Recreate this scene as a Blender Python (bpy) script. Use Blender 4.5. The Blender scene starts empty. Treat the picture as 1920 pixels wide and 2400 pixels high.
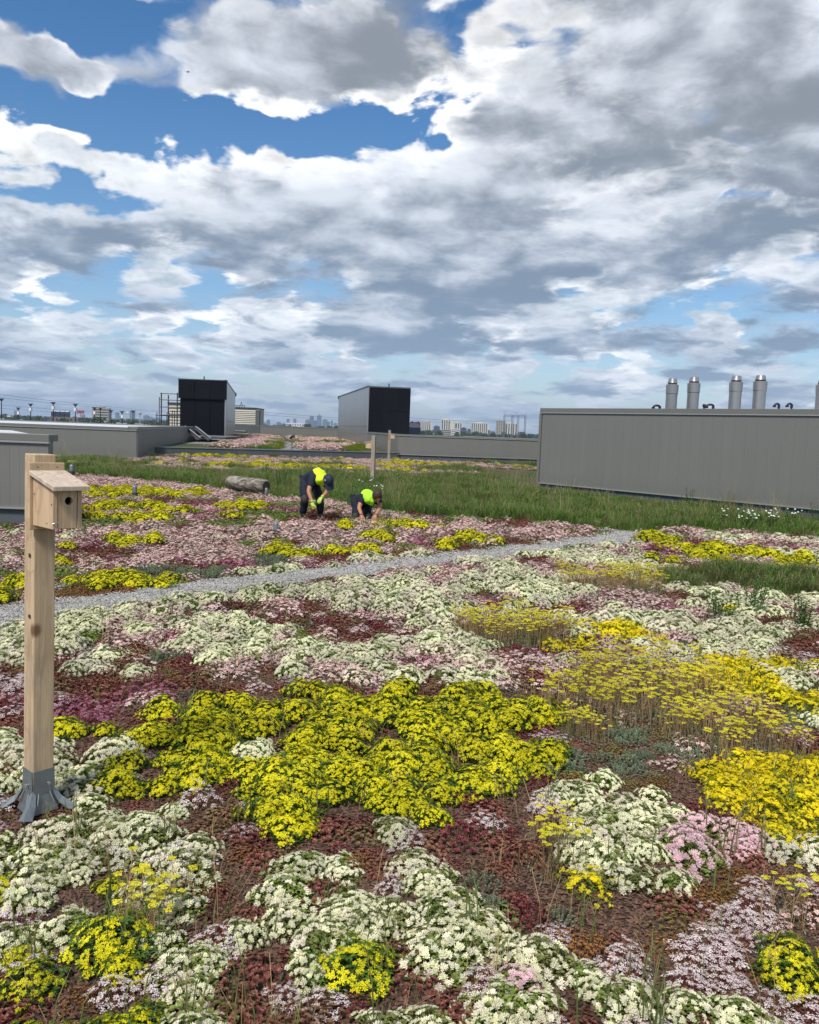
import bpy, bmesh, math, random
import numpy as np
from mathutils import Vector, Matrix
from math import radians as R, sin, cos, pi
S = bpy.context.scene
COL = S.collection

# ------------------------------------------------------------------ camera
cam = bpy.data.cameras.new("camera")
camo = bpy.data.objects.new("camera", cam)
COL.objects.link(camo)
S.camera = camo
cam.sensor_fit = 'VERTICAL'; cam.sensor_height = 24.0
cam.lens = 24.0 * 1923 / 2400
cam.clip_start = 0.05; cam.clip_end = 60000
camo.matrix_world = Matrix.Translation((0, 0, 1.7)) @ Matrix.Rotation(R(90 - 5.67), 4, 'X') @ Matrix.Rotation(R(2.12), 4, 'Z')

# ------------------------------------------------------------------ world
S.view_settings.view_transform = 'Standard'
S.view_settings.look = 'None'
S.view_settings.exposure = 0.50
S.view_settings.gamma = 1.0
S.cycles.max_bounces = 6
S.cycles.diffuse_bounces = 3
S.cycles.transparent_max_bounces = 6
S.cycles.volume_bounces = 0
SUN_EL, SUN_AZ = R(52), R(205)      # azimuth: direction the light comes from, clockwise from +Y

class NT:
    """small helper that writes shader maths as python expressions"""
    def __init__(s, tree): s.t = tree; s.n = tree.nodes; s.l = tree.links
    def put(s, sock, v):
        if isinstance(v, bpy.types.NodeSocket): s.l.new(v, sock)
        elif v is not None:
            if hasattr(sock.default_value, '__len__') and not hasattr(v, '__len__'):
                v = [v] * len(sock.default_value)
            if hasattr(sock.default_value, '__len__') and len(sock.default_value) == 4 and len(v) == 3: v = (*v, 1)
            sock.default_value = v
    def node(s, ty, props=None, **ins):
        n = s.n.new(ty)
        for k, v in (props or {}).items(): setattr(n, k, v)
        for k, v in ins.items():
            key = int(k[1:]) if k[0] == 'i' and k[1:].isdigit() else k.replace('_', ' ')
            s.put(n.inputs[key], v)
        return n
    def m(s, op, a, b=None, c=None, clamp=False):
        n = s.n.new('ShaderNodeMath'); n.operation = op; n.use_clamp = clamp
        for i, v in enumerate((a, b, c)):
            if v is not None: s.put(n.inputs[i], v)
        return n.outputs[0]
    def v(s, op, a, b=None):
        n = s.n.new('ShaderNodeVectorMath'); n.operation = op
        s.put(n.inputs[0], a)
        if b is not None: s.put(n.inputs[3 if op == 'SCALE' else 1], b)
        return n.outputs['Value' if op in ('LENGTH', 'DOT_PRODUCT', 'DISTANCE') else 'Vector']
    def mix(s, f, a, b, mode='MIX'):
        n = s.n.new('ShaderNodeMix'); n.data_type = 'RGBA'; n.blend_type = mode; n.clamp_factor = True
        s.put(n.inputs[0], f); s.put(n.inputs[6], a); s.put(n.inputs[7], b)
        return n.outputs[2]
    def smooth(s, x, a, b, lo=0.0, hi=1.0):
        n = s.n.new('ShaderNodeMapRange'); n.interpolation_type = 'SMOOTHSTEP'
        s.put(n.inputs[0], x); s.put(n.inputs[1], a); s.put(n.inputs[2], b); s.put(n.inputs[3], lo); s.put(n.inputs[4], hi)
        return n.outputs[0]
    def lin(s, x, a, b, lo=0.0, hi=1.0):
        n = s.n.new('ShaderNodeMapRange'); n.clamp = True
        s.put(n.inputs[0], x); s.put(n.inputs[1], a); s.put(n.inputs[2], b); s.put(n.inputs[3], lo); s.put(n.inputs[4], hi)
        return n.outputs[0]
    def xyz(s, x, y, z):
        n = s.n.new('ShaderNodeCombineXYZ')
        for i, v in enumerate((x, y, z)): s.put(n.inputs[i], v)
        return n.outputs[0]
    def sep(s, v):
        n = s.n.new('ShaderNodeSeparateXYZ'); s.put(n.inputs[0], v); return n.outputs
    def noise(s, vec=None, scale=1.0, detail=4.0, rough=0.5, dist=0.0, col=False):
        n = s.n.new('ShaderNodeTexNoise')
        if vec is not None: s.l.new(vec, n.inputs['Vector'])
        n.inputs['Scale'].default_value = scale; n.inputs['Detail'].default_value = detail
        n.inputs['Roughness'].default_value = rough; n.inputs['Distortion'].default_value = dist
        return n.outputs['Color' if col else 'Fac']

W = bpy.data.worlds.new("World"); W.cycles.sampling_method = 'MANUAL'; W.cycles.sample_map_resolution = 256; S.world = W; W.use_nodes = True
W.node_tree.nodes.clear()
w = NT(W.node_tree)
def build_sky():
    d = w.node('ShaderNodeTexCoord').outputs['Generated']
    x, y, z = w.sep(d)
    sky = w.node('ShaderNodeTexSky', dict(sky_type='NISHITA', sun_disc=False, sun_elevation=SUN_EL, sun_rotation=SUN_AZ,
                 altitude=200, air_density=1.0, dust_density=0.6, ozone_density=2.5), Vector=None)
    zz = w.m('MAXIMUM', z, 0.0)
    # sky seen along this direction, deepened a little (a clear dark blue between the clouds)
    hsv = w.node('ShaderNodeHueSaturation', dict(), Saturation=1.30, Value=1.05, Color=sky.outputs[0])
    blue = w.v('SCALE', hsv.outputs[0], SKY_STRENGTH)
    # ---- cloud deck: curved earth keeps the far rows finite
    q = w.m('ADD', zz, 0.19)
    P = w.xyz(w.m('DIVIDE', x, q), w.m('DIVIDE', y, q), 0.0)
    az = w.m('ARCTAN2', x, y)                       # 0 ahead, + to the right
    el = w.m('ARCSINE', z)
    wv = w.sep(w.v('SUBTRACT', w.noise(d, 9.0, 4.0, 0.6, col=True), (0.5, 0.5, 0.5)))
    az = w.m('ADD', az, w.m('MULTIPLY', wv[0], 0.16)); el = w.m('ADD', el, w.m('MULTIPLY', wv[1], 0.10))
    # openings and thick masses of this particular sky: (azimuth deg, elevation deg, r az, r el, amount)
    cov = None
    for (a0, e0, ra, re, amt) in SKY_SPOTS:
        g = w.m('ADD', w.m('POWER', w.m('DIVIDE', w.m('SUBTRACT', az, R(a0)), R(ra)), 2.0),
                w.m('POWER', w.m('DIVIDE', w.m('SUBTRACT', el, R(e0)), R(re)), 2.0))
        g = w.m('MULTIPLY', w.m('EXPONENT', w.m('MULTIPLY', g, -1.0)), amt)
        cov = g if cov is None else w.m('ADD', cov, g)
    big = w.noise(P, 0.55, 2.0, 0.5)
    cov = w.m('ADD', cov, w.m('MULTIPLY', w.m('SUBTRACT', big, 0.45), 0.50))
    col = None; T = None
    mass = w.smooth(w.noise(P, 1.1, 3.0, 0.5), 0.40, 0.62)      # thick masses are greyer underneath
    warp = w.v('SCALE', w.v('SUBTRACT', w.noise(P, 2.6, 3.0, 0.55, col=True), (0.5, 0.5, 0.5)), 0.22)
    tint = w.smooth(z, 0.12, 0.36)
    shade = None
    for (a0, e0, ra, re, amt) in SHADE_SPOTS:
        g = w.m('ADD', w.m('POWER', w.m('DIVIDE', w.m('SUBTRACT', az, R(a0)), R(ra)), 2.0),
                w.m('POWER', w.m('DIVIDE', w.m('SUBTRACT', el, R(e0)), R(re)), 2.0))
        g = w.m('MULTIPLY', w.m('EXPONENT', w.m('MULTIPLY', g, -1.0)), amt)
        shade = g if shade is None else w.m('ADD', shade, g)
    ns = []
    D2 = w.v('ADD', w.v('MULTIPLY', d, (1.0, 1.0, 1.9)), w.v('SCALE', warp, 0.25))
    fine = w.noise(D2, 9.0, 5.0, 0.60)
    for k, (h, thr, wid, bright) in enumerate(SLICES):
        V = w.v('ADD', w.v('ADD', w.v('MULTIPLY', P, (h, h, h)), warp), (3.7, 11.3, 0.07 * k))
        n = w.noise(V, 2.3, 6.0, 0.60)
        if k == 1:
            vo = w.node('ShaderNodeTexVoronoi', dict(feature='SMOOTH_F1', voronoi_dimensions='3D'), Vector=D2, Scale=13.0, Detail=1.0, Roughness=0.6, Smoothness=0.5)
            puff = w.m('MULTIPLY', w.m('SUBTRACT', 0.42, vo.outputs['Distance']), 0.27)
        if k >= 1: n = w.m('ADD', n, puff)
        ns.append(n)
    # side light: a puff is bright where the cloud thins towards the zenith
    for k, (h, thr, wid, bright) in enumerate(SLICES):
        n = ns[k]
        dns = w.m('SUBTRACT', w.m('ADD', n, cov), thr)
        a = w.smooth(dns, 0.0, wid)
        rel = w.m('SUBTRACT', ns[min(k + 1, len(ns) - 1)], ns[k - 1 if k == len(ns) - 1 else k])
        core = w.m('MULTIPLY', w.smooth(dns, 0.0, 0.22), w.m('ADD', 0.40, w.m('MULTIPLY', mass, 0.60)))
        core = w.m('SUBTRACT', w.m('ADD', w.m('MULTIPLY', core, 0.75), 0.08), w.m('MULTIPLY', rel, RELIEF))
        core = w.m('ADD', core, w.m('MULTIPLY', w.m('SUBTRACT', fine, 0.5), 2.0))
        core = w.smooth(w.m('ADD', core, shade), -0.35, 1.60)
        c = w.mix(core, bright[0], w.mix(tint, w.v('MULTIPLY', bright[1], (1.0, 1.14, 1.14)), w.v('SCALE', w.v('MULTIPLY', bright[1], (1.5, 1.34, 1.10)), 1.0)))
        if T is None:
            col = w.v('SCALE', c, a); T = w.m('SUBTRACT', 1.0, a)
        else:
            col = w.v('ADD', col, w.v('SCALE', c, w.m('MULTIPLY', T, a)))
            T = w.m('MULTIPLY', T, w.m('SUBTRACT', 1.0, a))
    cloud = w.v('ADD', col, w.v('SCALE', blue, T))
    # air between us and the far rows
    hz = w.m('EXPONENT', w.m('MULTIPLY', zz, -9.0))
    out = w.mix(w.m('MULTIPLY', hz, 0.80), cloud, HORIZON)
    out = w.mix(w.smooth(z, -0.03, 0.004), GROUND_HAZE, out)
    bg = w.node('ShaderNodeBackground', Color=out, Strength=1.0)
    w.node('ShaderNodeOutputWorld', Surface=bg.outputs[0])
HAZE = 0.00009
SKY_STRENGTH = 0.085
RELIEF = 3.6
HORIZON = (0.33, 0.42, 0.56)
GROUND_HAZE = (0.20, 0.25, 0.28)
SKY_SPOTS = [(20.5, 26, 5, 2, .2), (-6, 11, 16, 3.0, .06), (-25, 10.5, 6, 1.8, .10), (-27, 17, 3, 1, .05), (12, 10, 12, 3, .03), (-21.3, 23.8, 2.8, 1.2, -0.36), (-25, 21.2, 4.5, 1.5, 0.28), (-15, 18.4, 8.5, 1.3, -0.33), (-21.5, 13.4, 3.4, 1.4, -0.30), (-20, 15.6, 6, .9, .12),
             (-27, 14.6, 3, 1.0, 0.1), (-1.0, 19.8, 2.6, .9, -0.30), (-18, 26.5, 2, .6, -0.16), (-10, 22.5, 5, 1.6, .14), (21.6, 14.8, 2.2, .6, -0.18), (19, 24.5, 2.2, .6, -.17),
             (12, 17, 14, 8, 0.15), (-8, 23.5, 7, 2.0, 0.16), (-5, 14, 12, 2.2, 0.16), (-27, 27, 5, 2, .2), (0, 5, 60, 3, 0.06)]
SHADE_SPOTS = [(4, 23.5, 8, 2.2, .30), (24, 18, 6, 4, .38), (20, 13, 6, 1.6, .35), (5, 10.0, 8, 1.0, .50), (-10, 11.2, 6, 1.0, .22), (3, 14.0, 10, 2, -.30), (-12, 13.5, 6, 1.6, -.25), (16, 9.0, 9, 1.0, .45),
               (-9, 8.8, 9, .8, .30), (-14, 22, 6, 1.6, -.3), (-4, 15.8, 9, 1.6, -.35), (22, 10.6, 5, .9, -.45), (27, 24, 3, 2, -.5)]
SLICES = [
    (1.00, 0.49, 0.17, ((.56, .60, .67), (.13, .165, .235))),
    (1.05, 0.47, 0.14, ((.68, .71, .76), (.19, .225, .29))),
    (1.11, 0.46, 0.11, ((.78, .80, .83), (.27, .305, .37))),
    (1.20, 0.465, 0.09, ((.88, .89, .90), (.37, .40, .46))),
    (1.32, 0.48, 0.08, ((.96, .955, .94), (.48, .51, .56))),
]
build_sky()

# ------------------------------------------------------------------ sun
sun = bpy.data.lights.new("sun", 'SUN'); sun.energy = 2.9; sun.angle = R(12); sun.color = (1.0, 0.945, 0.86)
suno = bpy.data.objects.new("sun", sun); COL.objects.link(suno)
suno.rotation_euler = (R(90) - SUN_EL, 0, -SUN_AZ + R(180))

# ------------------------------------------------------------------ helpers
rng = random.Random(7)
def U(a, b): return rng.uniform(a, b)
def tag(o, label=None, cat=None, group=None, kind=None):
    if label: o['label'] = label
    if cat: o['category'] = cat
    if group: o['group'] = group
    if kind: o['kind'] = kind
    return o
def empty(name, loc=(0, 0, 0), rz=0.0, parent=None):
    o = bpy.data.objects.new(name, None); COL.objects.link(o)
    o.location = loc; o.rotation_euler = (0, 0, rz); o.empty_display_size = 0.1
    if parent: o.parent = parent
    return o
def link(name, me, parent=None, loc=None, rot=None, scale=None):
    o = bpy.data.objects.new(name, me); COL.objects.link(o)
    if parent: o.parent = parent
    if loc is not None: o.location = loc
    if rot is not None: o.rotation_euler = rot
    if scale is not None: o.scale = scale if hasattr(scale, '__len__') else (scale,) * 3
    return o
def copy_tree(o, parent=None):
    c = o.copy(); COL.objects.link(c); c.parent = parent
    for ch in list(o.children): copy_tree(ch, c)
    return c
def norm(v):
    v = np.asarray(v, float); return v / (np.linalg.norm(v) + 1e-12)
def frame(n, spin=0.0):
    n = norm(n); a = np.array([0, 0, 1.]) if abs(n[2]) < .9 else np.array([1., 0, 0])
    u = norm(np.cross(a, n)); v = np.cross(n, u)
    return cos(spin) * u + sin(spin) * v, -sin(spin) * u + cos(spin) * v, n

class MB:
    """collects faces for one mesh; each face has a material slot and a random value"""
    def __init__(s): s.v = []; s.f = []; s.m = []; s.r = []; s.nv = 0; s.smooth = False
    def add(s, verts, faces, mat=0, rnd=None):
        s.v.append(np.asarray(verts, float)); b = s.nv; s.nv += len(verts)
        for f in faces:
            s.f.append(tuple(i + b for i in f)); s.m.append(mat); s.r.append(rng.random() if rnd is None else rnd)
    def stamp(s, o, mat4=None, off=(0, 0, 0), rot=None, scale=1.0):
        V = np.concatenate(o.v) * scale
        if rot is not None: V = V @ np.asarray(rot).T
        V = V + np.asarray(off); b = s.nv
        s.v.append(V); s.nv += len(V)
        s.f.extend(tuple(i + b for i in f) for f in o.f); s.m.extend(o.m); s.r.extend(o.r)
    def box(s, x0, x1, y0, y1, z0, z1, mat=0, R3=None, off=(0, 0, 0)):
        V = np.array([(x, y, z) for z in (z0, z1) for y in (y0, y1) for x in (x0, x1)], float)
        if R3 is not None: V = V @ np.asarray(R3).T
        s.add(V + np.asarray(off), [(0, 2, 3, 1), (4, 5, 7, 6), (0, 1, 5, 4), (2, 6, 7, 3), (0, 4, 6, 2), (1, 3, 7, 5)], mat, rng.random())
    def prism(s, poly, z0, z1, mat=0):
        n = len(poly)
        V = [(x, y, z0) for x, y in poly] + [(x, y, z1) for x, y in poly]
        s.add(V, [tuple(range(n))[::-1], tuple(range(n, 2 * n))] + [(i, (i + 1) % n, n + (i + 1) % n, n + i) for i in range(n)], mat)
    def tube(s, pts, rad, n=8, mat=0, cap=True):
        pts = [np.asarray(p, float) for p in pts]; V = []; F = []
        if not hasattr(rad, '__len__'): rad = [rad] * len(pts)
        u = None
        for i, p in enumerate(pts):
            t = norm(pts[min(i + 1, len(pts) - 1)] - pts[max(i - 1, 0)])
            if u is None: u, vv, _ = frame(t)
            else: u = norm(u - t * np.dot(u, t)); vv = np.cross(t, u)
            for k in range(n):
                a = 2 * pi * k / n; V.append(p + rad[i] * (cos(a) * u + sin(a) * vv))
        for i in range(len(pts) - 1):
            for k in range(n):
                F.append((i * n + k, i * n + (k + 1) % n, (i + 1) * n + (k + 1) % n, (i + 1) * n + k))
        if cap: F += [tuple(range(n))[::-1], tuple(range((len(pts) - 1) * n, len(pts) * n))]
        s.add(V, F, mat)
    def mesh(s, name, mats, smooth=False):
        me = bpy.data.meshes.new(name)
        V = np.concatenate(s.v) if s.v else np.zeros((0, 3))
        me.from_pydata([], [], []) 
        nf = len(s.f); lens = np.fromiter((len(f) for f in s.f), np.int32, nf)
        me.vertices.add(len(V)); me.vertices.foreach_set('co', V.astype(np.float32).ravel())
        loops = np.fromiter((i for f in s.f for i in f), np.int32, int(lens.sum()))
        me.loops.add(len(loops)); me.loops.foreach_set('vertex_index', loops)
        me.polygons.add(nf)
        st = np.zeros(nf, np.int32); st[1:] = np.cumsum(lens)[:-1]
        me.polygons.foreach_set('loop_start', st)
        me.polygons.foreach_set('material_index', np.array(s.m, np.int32))
        me.update(calc_edges=True)
        me.polygons.foreach_set('use_smooth', np.full(nf, bool(smooth)))
        at = me.attributes.new('rnd', 'FLOAT', 'FACE'); at.data.foreach_set('value', np.array(s.r, np.float32))
        for m in (mats if isinstance(mats, (list, tuple)) else [mats]): me.materials.append(m)
        me.validate()
        return me
    def build(s, name, mats, parent=None, smooth=False, **k):
        return link(name, s.mesh(name, mats, smooth), parent, **k)
def bevel(o, wdt, seg=2):
    m = o.modifiers.new('bevel', 'BEVEL'); m.width = wdt; m.segments = seg; m.limit_method = 'ANGLE'; m.angle_limit = R(40)
    return o

# ------------------------------------------------------------------ materials
def new_mat(name):
    m = bpy.data.materials.new(name); m.use_nodes = True; m.node_tree.nodes.clear(); return m, NT(m.node_tree)
def finish(t, col, rough=0.6, metal=0.0, transl=0.0, bump=None, bstr=0.3, bdist=0.01, spec=0.4):
    p = t.node('ShaderNodeBsdfPrincipled'); t.put(p.inputs['Base Color'], col)
    t.put(p.inputs['Roughness'], rough); t.put(p.inputs['Metallic'], metal); t.put(p.inputs['Specular IOR Level'], spec)
    if bump is not None:
        b = t.node('ShaderNodeBump', None, Strength=bstr, Distance=bdist, Height=bump); t.l.new(b.outputs[0], p.inputs['Normal'])
    out = p.outputs[0]
    if transl:
        tr = t.node('ShaderNodeBsdfTranslucent'); t.put(tr.inputs[0], col)
        mx = t.node('ShaderNodeMixShader'); mx.inputs[0].default_value = transl
        t.l.new(out, mx.inputs[1]); t.l.new(tr.outputs[0], mx.inputs[2]); out = mx.outputs[0]
    t.node('ShaderNodeOutputMaterial', None, Surface=out)
def plant_mat(name, ca, cb, cc=None, transl=0.25, rough=0.55, spec=0.25, old=None):
    """leaf or petal: every leaf and every plant takes its own tone between the given colours"""
    m, t = new_mat(name)
    r = t.node('ShaderNodeAttribute', dict(attribute_name='rnd')).outputs['Fac']
    oi = t.node('ShaderNodeObjectInfo').outputs['Random']
    c = t.mix(r, ca, cb)
    if old is not None: c = t.mix(t.smooth(r, .80, .90, 0, .8), c, old)      # buds and fading heads
    if cc is not None: c = t.mix(t.smooth(oi, 0.45, 1.0), c, cc)
    c = t.mix(1.0, c, t.xyz(*(t.m('ADD', 0.82, t.m('MULTIPLY', t.m('FRACT', t.m('MULTIPLY', oi, 7.31)), 0.36)) for _ in range(3))), 'MULTIPLY')
    finish(t, c, rough, 0, transl, spec=spec)
    return m
def plain(name, col, rough=0.6, metal=0.0, var=0.12, scale=3.0, bstr=0.0, spec=0.4, rnd=0.0, stretch=None):
    m, t = new_mat(name)
    co = t.node('ShaderNodeTexCoord').outputs['Object']
    if stretch: co = t.v('MULTIPLY', co, stretch)
    n = t.noise(co, scale, 5, 0.6)
    f = t.m('ADD', 1 - var, t.m('MULTIPLY', n, 2 * var))
    if rnd:
        oi = t.node('ShaderNodeObjectInfo').outputs['Random']
        f = t.m('MULTIPLY', f, t.m('ADD', 1 - rnd, t.m('MULTIPLY', oi, 2 * rnd)))
    c = t.mix(1.0, col, t.xyz(f, f, f), 'MULTIPLY')
    finish(t, c, rough, metal, bump=n if bstr else None, bstr=bstr, spec=spec)
    return m

M = {}
M['clad'] = plain('cladding_grey', (.205, .203, .185), .45, .0, .09, .9, rnd=.025, stretch=(1, 1, .25))
m, t = new_mat('cladding_grey')
co = t.node('ShaderNodeTexCoord').outputs['Object']; wc = t.node('ShaderNodeNewGeometry').outputs['Position']
st = t.noise(t.v('MULTIPLY', wc, (7, 7, .35)), 1, 5, .6); bl = t.noise(wc, .45, 3, .5); sp_ = t.noise(wc, 30, 3, .6)
oi = t.node('ShaderNodeObjectInfo').outputs['Random']
f = t.m('ADD', .85, t.m('ADD', t.m('MULTIPLY', st, .09), t.m('ADD', t.m('MULTIPLY', bl, .14), t.m('ADD', t.m('MULTIPLY', sp_, .04), t.m('MULTIPLY', oi, .02)))))
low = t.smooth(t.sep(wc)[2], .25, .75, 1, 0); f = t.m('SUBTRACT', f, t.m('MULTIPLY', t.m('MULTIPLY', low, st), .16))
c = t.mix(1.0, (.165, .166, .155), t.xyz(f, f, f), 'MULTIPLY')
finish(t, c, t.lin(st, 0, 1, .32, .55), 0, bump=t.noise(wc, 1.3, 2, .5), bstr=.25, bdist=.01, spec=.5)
M['clad'] = m
M['clad_light'] = plain('cladding_sheen', (.34, .34, .33), .30, .75, .08, .5, rnd=.05, stretch=(1, 1, .2))
M['flash'] = plain('pale_flashing', (.40, .40, .38), .35, .5, .08, 2)
M['coping'] = plain('coping_grey', (.155, .155, .145), .4, .0, .06, 1)
M['plinth'] = plain('slate_plinth', (.075, .088, .098), .6, .0, .15, 1.2, rnd=.06)
M['black'] = plain('black_cladding', (.004, .0055, .009), .6, .0, .2, 1.5, rnd=.15, spec=.12)
M['white_roof'] = plain('white_membrane', (.62, .64, .66), .5, .0, .12, .5)
M['steel'] = plain('galvanised_steel', (.22, .245, .26), .5, .6, .3, 22, bstr=.05)
M['steel_dark'] = plain('dark_steel', (.07, .075, .085), .5, .4, .2, 4)
M['flue'] = plain('stainless_flue', (.34, .335, .33), .36, .75, .16, 1.2, stretch=(6, 6, .5))
M['flue_dark'] = plain('flue_dark_ring', (.06, .06, .065), .5, .3, .2, 5)
M['pipe'] = plain('black_pipe', (.012, .014, .03), .4, .0, .2, 5)
M['rubber'] = plain('black_rubber', (.02, .02, .022), .7, .0, .2, 8)
PATH_UP = [(-3.72, 6.9), (-3.58, 7.1), (-3.23, 7.46), (-2.65, 8.09), (-1.98, 8.95), (-1.21, 9.51), (-0.59, 10.16), (0.26, 10.94), (0.97, 11.78), (1.75, 12.48), (2.65, 13.38), (3.54, 14.52), (4.1, 15.04)]
PATH_LO = [(-3.31, 6.14), (-3.22, 6.38), (-2.88, 6.93), (-2.44, 7.46), (-1.96, 8.02), (-1.32, 8.75), (-0.44, 9.57), (0.25, 10.17), (0.89, 10.78), (1.99, 11.74), (2.86, 12.56), (3.63, 13.26), (4.61, 14.14)]
PATH2 = [(4.1, 14.75), (3.68, 15.27), (2.85, 15.99), (1.87, 16.19), (1.12, 16.41), (0.35, 16.64), (-0.54, 17.29), (-1.85, 18.59), (-2.58, 18.96), (-3.29, 19.62), (-4.24, 20.24)]
PATH3 = [(3.8, 15.11), (4.92, 15.65), (6.04, 15.59), (6.75, 15.34), (7.93, 15.12)]
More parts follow.
